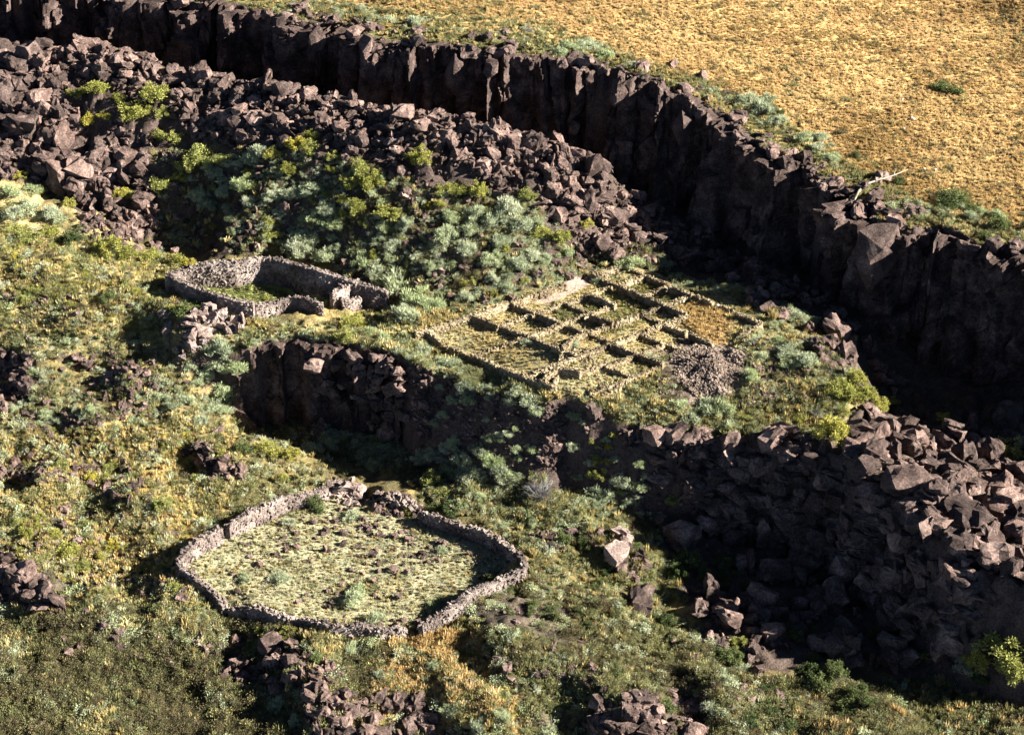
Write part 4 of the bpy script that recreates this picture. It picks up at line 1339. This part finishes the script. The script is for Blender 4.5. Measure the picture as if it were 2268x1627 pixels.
YEL = [(210, 190, 24), (345, 203, 28), (300, 240, 32), (262, 214, 15), (170, 203, 16), (200, 262, 20), (356, 250, 17), (232, 255, 12), (345, 295, 20), (380, 300, 24),
       (440, 345, 30), (415, 365, 20), (495, 350, 20), (685, 325, 26), (655, 315, 18), (605, 340, 18), (640, 373, 16), (690, 298, 15), (737, 343, 14), (733, 372, 12), (795, 373, 24), (822, 402, 26), (775, 402, 18),
       (933, 343, 26), (866, 461, 25), (785, 455, 24), (762, 440, 15), (360, 407, 20), (400, 388, 16), (268, 425, 14), (293, 432, 13), (985, 415, 22), (1022, 416, 24), (1060, 420, 20),
       (1237, 518, 26), (1195, 516, 18), (475, 498, 10), (605, 515, 18), (550, 380, 12), (545, 400, 12), (1168, 428, 20), (1300, 495, 12), (780, 710, 20), (765, 742, 20), (735, 738, 12),
       (590, 660, 8), (1840, 950, 30), (1815, 960, 20), (1860, 865, 30), (1905, 870, 27), (1895, 835, 22), (1940, 892, 24), (1970, 885, 14), (1770, 920, 16), (1320, 1045, 18), (1318, 1015, 12), (1285, 1125, 12),
       (2240, 1003, 32), (2225, 1425, 46), (2250, 1470, 40), (2160, 1460, 28), (958, 1060, 20), (982, 1090, 16), (2050, 1450, 14), (1635, 1418, 16), (1820, 1135, 0), (903, 1130, 12), (1492, 1105, 14), (1655, 920, 12),
       (590, 990, 22), (640, 1000, 20), (625, 1058, 12), (60, 520, 22), (30, 505, 20), (110, 510, 20), (240, 545, 24), (280, 555, 22), (390, 577, 20), (330, 565, 18), (420, 580, 14), (45, 385, 14), (90, 420, 14), (155, 450, 14),
       (580, 1390, 16), (640, 1395, 18), (500, 1000, 14), (120, 1180, 16), (180, 1250, 18), (360, 1110, 16), (150, 1215, 20), (60, 1175, 16), (385, 1295, 16), (330, 1255, 14), (2090, 920, 14), (2120, 950, 12), (860, 745, 14), (1345, 1018, 10)]
for x_, y_, r_ in YEL:
    if r_:
        shrub('yellow', x_, y_, r_)
SAGE = [(1095, 480, 26), (1130, 455, 26), (1060, 470, 24), (1000, 470, 26), (1040, 500, 26), (1150, 490, 24), (1110, 530, 24), (990, 520, 26), (1030, 550, 22), (1085, 570, 24), (1150, 580, 26), (1175, 560, 22), (1120, 630, 24),
        (660, 545, 28), (720, 560, 24), (800, 570, 24), (870, 620, 34), (920, 650, 34), (900, 690, 26), (950, 670, 26), (1030, 655, 22), (830, 590, 18), (690, 410, 24), (540, 400, 26), (520, 360, 20), (480, 380, 22), (560, 345, 22),
        (580, 330, 22), (600, 430, 22), (640, 420, 22), (440, 430, 22), (460, 450, 22), (500, 420, 22), (720, 460, 22), (740, 490, 22), (700, 480, 20), (680, 520, 24), (870, 540, 20), (930, 440, 16), (840, 520, 14),
        (490, 770, 30), (520, 800, 28), (480, 800, 22), (500, 860, 26), (530, 890, 20), (450, 830, 20), (410, 880, 22), (470, 900, 20), (990, 800, 24), (1030, 850, 20), (1040, 880, 20), (1140, 860, 20), (1180, 880, 24), (1190, 905, 18), (935, 775, 20),
        (850, 745, 16), (820, 730, 20), (960, 1000, 24), (1000, 985, 22), (1030, 1010, 26), (1060, 990, 20), (1090, 1010, 24), (990, 1040, 22), (870, 1000, 22), (800, 1010, 20), (830, 1030, 20), (1040, 1050, 22), (1110, 1040, 22), (930, 1010, 20),
        (740, 980, 22), (690, 990, 22), (1330, 1090, 28), (1375, 1060, 24), (1420, 1070, 20), (1395, 1110, 18), (1300, 1150, 16), (1740, 770, 26), (1750, 800, 20), (1685, 780, 20), (1790, 790, 24), (1725, 750, 16),
        (1560, 890, 26), (1600, 900, 24), (1530, 920, 26), (1500, 890, 22), (1620, 930, 20), (1660, 830, 20), (1395, 575, 24), (1760, 690, 20), (1800, 705, 16), (1440, 790, 20), (1640, 700, 12), (1325, 620, 12),
        (1270, 760, 12), (1170, 755, 14), (620, 1275, 20), (540, 1275, 16), (790, 1300, 20), (830, 1365, 22), (980, 1215, 14), (780, 1135, 18), (640, 1155, 12), (960, 1335, 16), (780, 1325, 24),
        (1260, 100, 20), (1300, 95, 24), (1340, 115, 20), (1240, 115, 16), (1400, 140, 16), (1660, 220, 24), (1690, 240, 22), (1720, 260, 20), (1780, 300, 20), (1810, 320, 18), (1700, 215, 16), (1840, 345, 16), (860, 40, 16), (920, 45, 16), (800, 15, 14),
        (60, 450, 24), (30, 470, 24), (110, 470, 22), (20, 420, 24), (70, 415, 20), (130, 480, 18), (1640, 1480, 20), (1600, 1495, 24), (1570, 1560, 22), (620, 1560, 24), (660, 1590, 20), (1000, 1560, 24), (1060, 1600, 22), (1110, 1580, 20), (960, 1470, 16),
        (780, 1430, 18), (740, 1450, 16), (840, 1490, 16), (700, 1440, 14), (1210, 1610, 22), (2140, 1470, 26), (1010, 1570, 18)]
for x_, y_, r_ in SAGE:
    shrub('sage', x_, y_, r_)
DARKS = [(2108, 430, 34), (150, 525, 24), (400, 690, 26), (440, 675, 18), (240, 655, 18), (700, 1112, 24), (1000, 1125, 22), (960, 1120, 16), (1520, 1235, 36), (1560, 1270, 22), (1600, 1240, 24), (1500, 1265, 24), (1290, 1195, 18), (1410, 1210, 14), (1250, 1190, 20),
         (1330, 1290, 18), (1480, 1370, 22), (1590, 1290, 20), (1090, 1280, 18), (1130, 1300, 14), (1850, 1480, 28), (1820, 1510, 26), (1790, 1480, 24), (1900, 1530, 24), (1880, 1560, 24), (1930, 1550, 20), (1940, 1400, 20), (1890, 1420, 18),
         (1620, 1450, 24), (1590, 1440, 18), (2170, 1500, 20), (1700, 1560, 24), (1660, 1590, 26), (1740, 1600, 22), (1480, 1560, 20), (1170, 1150, 16), (1345, 1260, 16), (1410, 1300, 16), (840, 700, 12), (2210, 490, 24), (2180, 520, 18),
         (700, 1450, 16), (560, 1430, 20), (1700, 1520, 20), (540, 990, 18)]
for x_, y_, r_ in DARKS:
    shrub('dark', x_, y_, r_)
rngs = np.random.RandomState(21)


def fill(kind, poly, n, r0, r1):
    for x_, y_ in sample(poly, n, rngs):
        shrub(kind, x_, y_, rngs.uniform(r0, r1))


fill('sage', [(380, 340), (560, 340), (780, 360), (960, 440), (1180, 460), (1280, 570), (1130, 650), (860, 640), (640, 540), (400, 470)], 62, 8, 17)
fill('yellow', [(380, 340), (560, 340), (780, 360), (960, 440), (1180, 460), (1280, 570), (1130, 650), (860, 640), (640, 540), (400, 470)], 22, 7, 14)
fill('yellow', [(0, 520), (300, 580), (520, 720), (430, 730), (0, 720)], 22, 6, 13)
fill('yellow', [(0, 960), (350, 940), (520, 1010), (380, 1200), (460, 1370), (0, 1230)], 30, 7, 14)
fill('sage', [(380, 800), (520, 790), (540, 930), (380, 930)], 18, 9, 17)
fill('sage', [(0, 800), (380, 800), (380, 930), (0, 930)], 22, 8, 15)
fill('dark', [(1120, 1320), (1400, 1330), (1700, 1500), (1300, 1540), (1000, 1420)], 22, 8, 15)
fill('sage', [(940, 835), (1180, 890), (1250, 1030), (960, 980)], 18, 8, 16)
fill('sage', [(1262, 895), (1430, 970), (1430, 1110), (1270, 1050)], 12, 8, 16)
fill('yellow', [(1262, 895), (1430, 970), (1430, 1110), (1270, 1050)], 6, 7, 12)
fill('dark', [(1560, 205), (1700, 245), (1860, 350), (2000, 425), (2290, 535), (2290, 500), (2000, 395), (1700, 225)], 14, 8, 18)
fill('sage', [(1560, 205), (1700, 245), (1860, 350), (2000, 425), (2290, 535), (2290, 500), (2000, 395), (1700, 225)], 12, 8, 16)
fill('dark', [(1480, 1180), (1700, 1250), (1900, 1420), (2000, 1480), (1650, 1440)], 16, 9, 18)
fill('sage', [(900, 960), (1240, 1050), (1420, 1160), (1200, 1180), (900, 1060)], 14, 9, 16)

# bare shrub in the middle
bp = at1(1198, 1100)
_, _, bf = project(*bp)
br = 46 * bf / FPX
bs = link('bare_shrub', mesh_np('bare_shrub', *twigs(5, 120, 1.15, .022, 0, 1.25), M_BARE), None, bp.tolist(), (0, 0, 0), (br, br, br * 1.05))
tag(bs, 'big leafless grey shrub of fine twigs in the middle of the lower scrub', 'shrub')
for (x_, y_, r_, lb) in [(1850, 1000, 0, ''), (2140, 1455, 26, 'leafless grey twiggy shrub in front of the yellow bush at bottom right'), (1810, 905, 22, 'greyish leafless shrub beside the bright yellow shrub under the cliff'),
                         (1170, 62, 18, 'bare purplish-grey shrub on the rim where the golden plateau begins')]:
    if r_:
        p_ = at1(x_, y_ + r_ * .6)
        _, _, f_ = project(*p_)
        rr_ = r_ * f_ / FPX
        tag(link('bare_shrub', mesh_np('bare_shrub', *twigs(int(x_), 70, 1.15, .028, 0, 1.25), M_BARE), None, p_.tolist(), None, (rr_,) * 3), lb, 'shrub')


# ---------------------------------------------------------------- boulders: the 300 that show largest stand alone, the rest are the field
def vis_size(b):
    inside_ = 0 < b[0] < 2268 and 0 < b[1] < 1627
    _, _, f = project(b[2], b[3], b[4])
    return b[5] / f if inside_ else 0


CL = np.array(CLEAR)


def covered(b):
    d = np.hypot(CL[:, 0] - b[2], CL[:, 1] + .25 * CL[:, 2] - b[3])
    return bool((d < CL[:, 2] * .75 + b[5] * .25).any()) or bool(((np.abs(CL[:, 0] - b[2]) < CL[:, 2] * .8) & (CL[:, 1] - b[3] > 0) & (CL[:, 1] - b[3] < CL[:, 2] * 1.6)).any() and b[5] > .7 and 'hollow' not in b[8])


BL = [b for b in BL if not covered(b)]
BL.sort(key=vis_size, reverse=True)
for b in BL[:300]:
    nm, mesh = (ROCKS_P if b[7] else ROCKS)[b[6]]
    o = link('boulder', mesh, None, (b[2], b[3], b[4]), b[9], (b[5],) * 3)
    big = 'huge' if b[5] > 3.3 else ('large' if b[5] > 2.2 else 'mid-sized')
    later(o, big + ' ' + nm + (' pale pinkish' if b[7] else ' dark brown'), 'boulder', b[8], b[0], b[1], 'boulder', 'boulders ' + b[8])
rest = BL[300:]
allr = [r[1] for r in ROCKS] + [r[1] for r in ROCKS_P]
scatter_object('boulder_field', [(b[2], b[3], b[4]) for b in rest], [b[9] for b in rest], [(b[5],) * 3 for b in rest],
               [b[6] + 8 * b[7] for b in rest], allr, 'loose brown rocks and boulders strewn over talus, cliffs and slopes')


# ---------------------------------------------------------------- bleached branch, white stones, grass clumps
def tube(name, pts, rad, mat):
    V, F = [], []
    pts = [np.array(p, float) for p in pts]
    n = len(pts)
    for i, p in enumerate(pts):
        d = pts[min(i + 1, n - 1)] - pts[max(i - 1, 0)]
        d /= np.linalg.norm(d)
        s = np.cross(d, [0, 0, 1]); s /= np.linalg.norm(s)
        t = np.cross(d, s)
        for k in range(6):
            a = k * math.pi / 3
            V.append(p + rad[i] * (math.cos(a) * s + math.sin(a) * t))
    for i in range(n - 1):
        for k in range(6):
            j = (k + 1) % 6
            F.append((i * 6 + k, i * 6 + j, i * 6 + 6 + j)); F.append((i * 6 + k, i * 6 + 6 + j, i * 6 + 6 + k))
    for k in range(1, 5):
        F.append((0, k, k + 1)); F.append(((n - 1) * 6, (n - 1) * 6 + k + 1, (n - 1) * 6 + k))
    return mesh_np(name, V, F, mat)


bpts = []
for (x_, y_), h_ in zip([(1893, 443), (1902, 424), (1917, 408), (1945, 399), (1980, 388), (2010, 376)], [.15, .25, .35, .3, .25, .15]):
    p_ = unp(x_, y_, 10.0 - .010 * (y_ - 376))
    g_ = float(H(p_[0], p_[1])) + .25
    if g_ > p_[2]:
        p_ = unp(x_, y_, g_ + .1)
    bpts.append(p_)
br_o = link('bleached_branch', tube('bleached_branch', bpts, [.07, .11, .12, .09, .07, .03], M_BLEACH))
for a_, v_ in ((2, (.5, -.3, .9)), (3, (.9, .8, .35)), (4, (.3, 1.1, .3))):
    f0 = bpts[a_]
    link('twig', tube('twig', [f0, f0 + np.array(v_) * .5 + [.05, .1, 0], f0 + np.array(v_)], [.05, .035, .015], M_BLEACH), br_o)
tag(br_o, 'long bent bleached branch lying across the cliff rim', 'branch')
WS = mesh = rock_mesh('white_stone', 777, 1, .9, .7, M_WHITE, 14, 0)
for x_, y_, s_, lb in [(2023, 266, .75, 'biggest white stone on the golden plateau'), (2000, 287, .5, 'white stone just below the biggest white stone on the plateau'), (1998, 221, .45, 'small white stone above the biggest white stone on the plateau'),
                       (2049, 377, .5, 'small white stone above the end of the bleached branch'), (2070, 378, .5, 'white stone behind the dark round bush on the rim'), (1592, 617, .9, 'white stone in the right part of the ruined grid'),
                       (1215, 648, .45, 'white block lying on the bare path of the ruined grid')]:
    p_ = at1(x_, y_ if y_ > 400 else y_)
    if lb.startswith('white stone in the right'):
        p_ = at1(1596, 683)
    tag(link('white_stone', WS, None, (p_[0], p_[1], p_[2] + .15 * s_), (0, 0, x_ * .7), (s_,) * 3), lb, 'stone', 'white stones')
shrub('dark', 2098, 186, 28, .55)

# tall straw clumps
TALL = leaf_meshes('tall', 3, M_STRAW, 'grass_clump')
for k, (x_, y_, r_) in enumerate([(1712, 700, 16), (1705, 690, 12), (1890, 752, 12), (1730, 690, 10), (985, 690, 10), (1035, 440, 0), (940, 330, 0), (1195, 630, 10), (1215, 625, 10), (1330, 1200, 14), (1360, 1185, 14), (1310, 1175, 14), (1095, 1190, 12), (1110, 1210, 12), (1180, 1225, 14), (1760, 1640, 0), (1590, 640, 0), (1660, 545, 0), (815, 385, 0), (730, 365, 0)]):
    if not r_:
        continue
    p_ = at1(x_, y_ + r_ * .6)
    _, _, f_ = project(*p_)
    s_ = r_ * f_ / FPX
    later(link('grass_clump', TALL[k % 3], None, p_.tolist(), (0, 0, k), (s_ * 1.1, s_ * 1.1, s_ * 1.2)), 'tall pale straw', 'grass clump', '', x_, y_, 'grass clump', 'tall straw grass clumps')

# ---------------------------------------------------------------- grass and ground cover
GP, GR, GS, GI = [], [], [], []
SRC = T_GOLD + T_STRAW + T_OLIVE + L_OLIVE + L_SAGE + L_YEL + L_BROWN + T_PALE          # 0-2, 3-5, 6-8, 9-11, 12-14, 15-16
rngg = np.random.RandomState(33)


ROCKYP = [[(480, 1400), (640, 1400), (750, 1480), (720, 1540), (500, 1520)], [(640, 1560), (760, 1540), (900, 1540), (1000, 1590), (1000, 1640), (640, 1640)], [(1300, 1560), (1480, 1530), (1580, 1560), (1560, 1640), (1300, 1640)],
          [(-10, 1240), (40, 1235), (140, 1320), (130, 1370), (60, 1350), (-10, 1330)], [(385, 1010), (440, 985), (540, 1030), (530, 1065), (430, 1050)], [(-10, 785), (75, 790), (65, 905), (-10, 905)], [(365, 705), (490, 700), (560, 730), (460, 790), (375, 750)]]


def cover(poly, n, kinds, s0, s1, excl=(), thr=None):
    q = sample(poly, n, rngg)
    w = at(q[:, 0], q[:, 1])
    gxx = (H(w[:, 0] + .4, w[:, 1]) - H(w[:, 0] - .4, w[:, 1])) / .8
    gyy = (H(w[:, 0], w[:, 1] + .4) - H(w[:, 0], w[:, 1] - .4)) / .8
    ok = np.hypot(gxx, gyy) < 1.5
    for e in excl:
        ok &= ~inpoly(q[:, 0], q[:, 1], e)
    rocky_ = np.zeros(len(q), bool)
    for e in ROCKYP:
        rocky_ |= inpoly(q[:, 0], q[:, 1], e)
    ok &= ~(rocky_ & (rngg.rand(len(q)) < .8))
    nz = fbm(w[:, 0], w[:, 1], .25, 3, 40)
    if thr is not None:
        ok &= fbm(w[:, 0] * .6, w[:, 1] * 1.6, .10, 3, 44) > thr
    for k in np.where(ok)[0]:
        i = min(len(kinds) - 1, max(0, int((.5 + 1.1 * nz[k] + rngg.uniform(-.35, .35)) * len(kinds))))
        GP.append(w[k]); GR.append((rngg.uniform(-.15, .15), rngg.uniform(-.15, .15), rngg.uniform(0, 6.28)))
        s = rngg.uniform(s0, s1)
        GS.append((s * rngg.uniform(.75, 1.3), s * rngg.uniform(.75, 1.3), s * rngg.uniform(.7, 1.3)))
        GI.append(kinds[i])


PLAT = [(760, -5), (1200, 60), (1400, 130), (1560, 190), (1720, 260), (1860, 360), (1960, 420), (2100, 480), (2290, 520), (2290, -10)]
cover(PLAT, 26000, [0, 1, 2, 0, 1, 0, 2, 1], .13, .36)
cover(PLAT, 2600, [7, 4, 6, 3], .15, .4, (), .32)
cover(PLAT, 500, [7, 8, 17, 0], .25, .55)
cover(PLAT, 520, [17, 18, 19, 9], .3, .75)
RIMG = [(640, 0), (860, 20), (1200, 55), (1400, 125), (1560, 180), (1720, 250), (1860, 345), (1960, 410), (2100, 470), (2290, 510), (2290, 545), (2100, 510), (1960, 460), (1840, 375), (1700, 290), (1560, 215), (1400, 160), (1200, 110), (860, 60), (600, 20)]
cover(RIMG, 1800, [6, 7, 8, 9, 13, 3, 10], .25, .6)
cover([(380, -8), (640, -8), (1100, -5), (1250, 60), (1420, 130), (1560, 185), (1720, 255), (1860, 350), (1960, 415), (2100, 475), (2290, 515), (2290, 560), (2100, 530), (1960, 500), (1880, 440), (1800, 375), (1600, 270), (1400, 175), (1200, 135), (1000, 105), (740, 60), (560, 30)], 5200, [0, 3, 6, 4, 7, 9, 0, 8], .15, .42)
cover(RIMG, 420, [12, 13, 17, 14, 9], .4, .9, (), .1)
LEFT = [(-20, 400), (130, 440), (330, 570), (440, 585), (370, 620), (560, 705), (880, 745), (900, 790), (540, 765), (540, 900), (700, 960), (760, 1040), (720, 1075), (640, 1095), (500, 1160), (395, 1230), (400, 1262), (480, 1330), (500, 1365), (740, 1400), (900, 1410), (1170, 1270), (1180, 1230), (1060, 1160), (930, 1110), (900, 1060), (1250, 1100), (1440, 1180), (1400, 1300), (1700, 1500), (2000, 1520), (2290, 1480), (2290, 1640), (-20, 1640)]
FORE = [(-20, 1370), (500, 1365), (740, 1400), (860, 1420), (820, 1640), (-20, 1640)]
FORE2 = [(1120, 1320), (1300, 1290), (1700, 1500), (2000, 1520), (2290, 1480), (2290, 1640), (1180, 1640)]
cover(LEFT, 8500, [6, 3, 20, 7, 5, 21, 12, 8], .22, .60, [FORE], -.17)
cover(FORE, 1700, [6, 3, 7, 8, 20, 12], .22, .55)
cover([(-20, 1300), (480, 1330), (700, 1420), (500, 1480), (-20, 1450)], 900, [6, 3, 7, 8, 9, 12], .22, .55)
cover(LEFT, 3000, [9, 10, 12, 17, 11, 13, 9, 10], .30, .85, [FORE], -.17)
cover(LEFT, 1100, [9, 12, 10, 18, 13, 11], .55, 1.15, [FORE])
cover(FORE, 3300, [17, 9, 18, 6, 10, 19, 11, 3], .30, .80, (), -.2)
cover(FORE, 900, [17, 9, 18, 12, 10], .5, 1.1)
cover(FORE2, 1800, [17, 18, 9, 19, 6, 10], .30, .80, (), -.2)
cover([(0, 960), (420, 930), (560, 1000), (500, 1120), (390, 1210), (470, 1350), (300, 1350), (0, 1230)], 3600, [3, 15, 4, 0, 20, 3, 16, 5], .22, .55)
cover([(0, 500), (330, 575), (560, 710), (880, 750), (0, 740)], 2000, [15, 3, 4, 5, 16, 4], .25, .55)
cover([(860, 1400), (1060, 1370), (1100, 1500), (1180, 1620), (800, 1600)], 1500, [0, 1, 2, 7, 15], .3, .6)
cover([(530, 735), (900, 745), (1040, 815), (1160, 855), (1290, 890), (1440, 950), (1640, 962), (1800, 980), (1800, 940), (1640, 945), (1440, 880), (1180, 895), (1000, 850), (900, 800), (540, 775)], 1500, [9, 12, 6, 13, 7, 10, 4], .3, .75)
cover([(900, 1040), (1240, 1060), (1440, 1160), (1520, 1330), (1400, 1330), (1380, 1180), (1200, 1160), (960, 1110)], 1500, [9, 12, 3, 6, 13, 10, 17], .3, .8)
cover([(700, 950), (900, 985), (1100, 1030), (1250, 1060), (1100, 1080), (860, 1050), (720, 1000)], 700, [12, 13, 9, 14, 17], .4, 1.0)
cover([(1480, 615), (1640, 635), (1780, 690), (1880, 760), (1900, 860), (1840, 880), (1800, 740), (1660, 670), (1500, 640)], 600, [9, 12, 6, 13], .25, .6)
cover(P_TERR, 5500, [3, 20, 4, 7, 5, 0, 21], .10, .24, [[(1172, 668), (1260, 622), (1340, 600), (1290, 640), (1215, 672)]])
cover([(1360, 615), (1480, 625), (1520, 660), (1420, 720), (1330, 745), (1290, 690)], 900, [7, 8, 6, 0], .12, .28)
cover([(1490, 690), (1560, 660), (1640, 720), (1600, 780), (1560, 760)], 900, [0, 1, 2], .22, .42)
cover([(1225, 670), (1300, 690), (1290, 715), (1240, 715)], 250, [7, 8, 0], .2, .4)
cover(P_CORRAL, 4200, [20, 4, 21, 5, 22, 3, 7], .10, .28)
cover(P_CORRAL, 200, [17, 9, 12, 18], .2, .5)
cover([(1440, 800), (1880, 730), (1860, 900), (1640, 960), (1300, 930), (1290, 890)], 2600, [6, 3, 7, 9, 13, 10, 4, 17], .20, .60)
cover(P_HOLLOW, 2200, [12, 9, 13, 6, 14, 3, 10, 17], .25, .75)
cover([(420, 640), (520, 615), (640, 650), (700, 690), (560, 690)], 1100, [7, 8, 11, 6], .12, .26)
cover([(1300, 890), (1640, 950), (1480, 1180), (1250, 1060)], 500, [9, 12, 7, 13], .3, .7)
cover([(1290, 560), (1440, 530), (1490, 600), (1560, 640), (1400, 585), (1370, 590)], 420, [9, 12, 13, 6, 17], .3, .7)
cover([(850, 680), (940, 680), (1050, 690), (920, 742), (870, 748), (700, 720)], 700, [3, 4, 9, 12, 6, 5], .22, .55)
cover([(1610, 680), (1790, 690), (1820, 750), (1620, 790)], 500, [3, 4, 12, 9, 5, 13], .2, .6)
cover([(1730, 840), (1870, 840), (1880, 940), (1740, 955)], 420, [3, 9, 12, 15, 13], .25, .7)
cover([(1750, 1560), (2050, 1500), (2290, 1440), (2290, 1640), (1750, 1640)], 1300, [17, 18, 9, 10, 0, 19, 6], .25, .75)
# a margin beyond the picture's edges
cover([(-320, 400), (-20, 400), (-20, 1800), (-320, 1800)], 3600, [6, 3, 9, 4, 12, 8, 5, 17], .3, .8)
cover([(-20, 1640), (2500, 1640), (2500, 1800), (-20, 1800)], 2600, [17, 9, 6, 18, 12, 19, 3], .3, .8)
cover([(2290, -60), (2600, -60), (2600, 620), (2290, 520)], 4000, [0, 1, 2, 0, 7, 1], .15, .42)
cover([(760, -5), (2290, -10), (2290, -120), (400, -120), (240, -20)], 6500, [0, 1, 2, 0, 7, 1], .15, .42)
scatter_object('grass', GP, GR, GS, GI, SRC, 'dry golden and olive grass with low scrub covering the ground')

for o_, x_, y_, c_ in PILLARS:
    later(o_, ('huge' if c_ > 6 else 'tall' if c_ > 3 else 'stubby') + ' sunlit brown', 'rock spire', 'on the talus end' if 1300 < x_ < 1320 else 'on the shaded cliff', x_, y_, 'rock spire', 'rock spires on the tall cliff')
finish_labels()
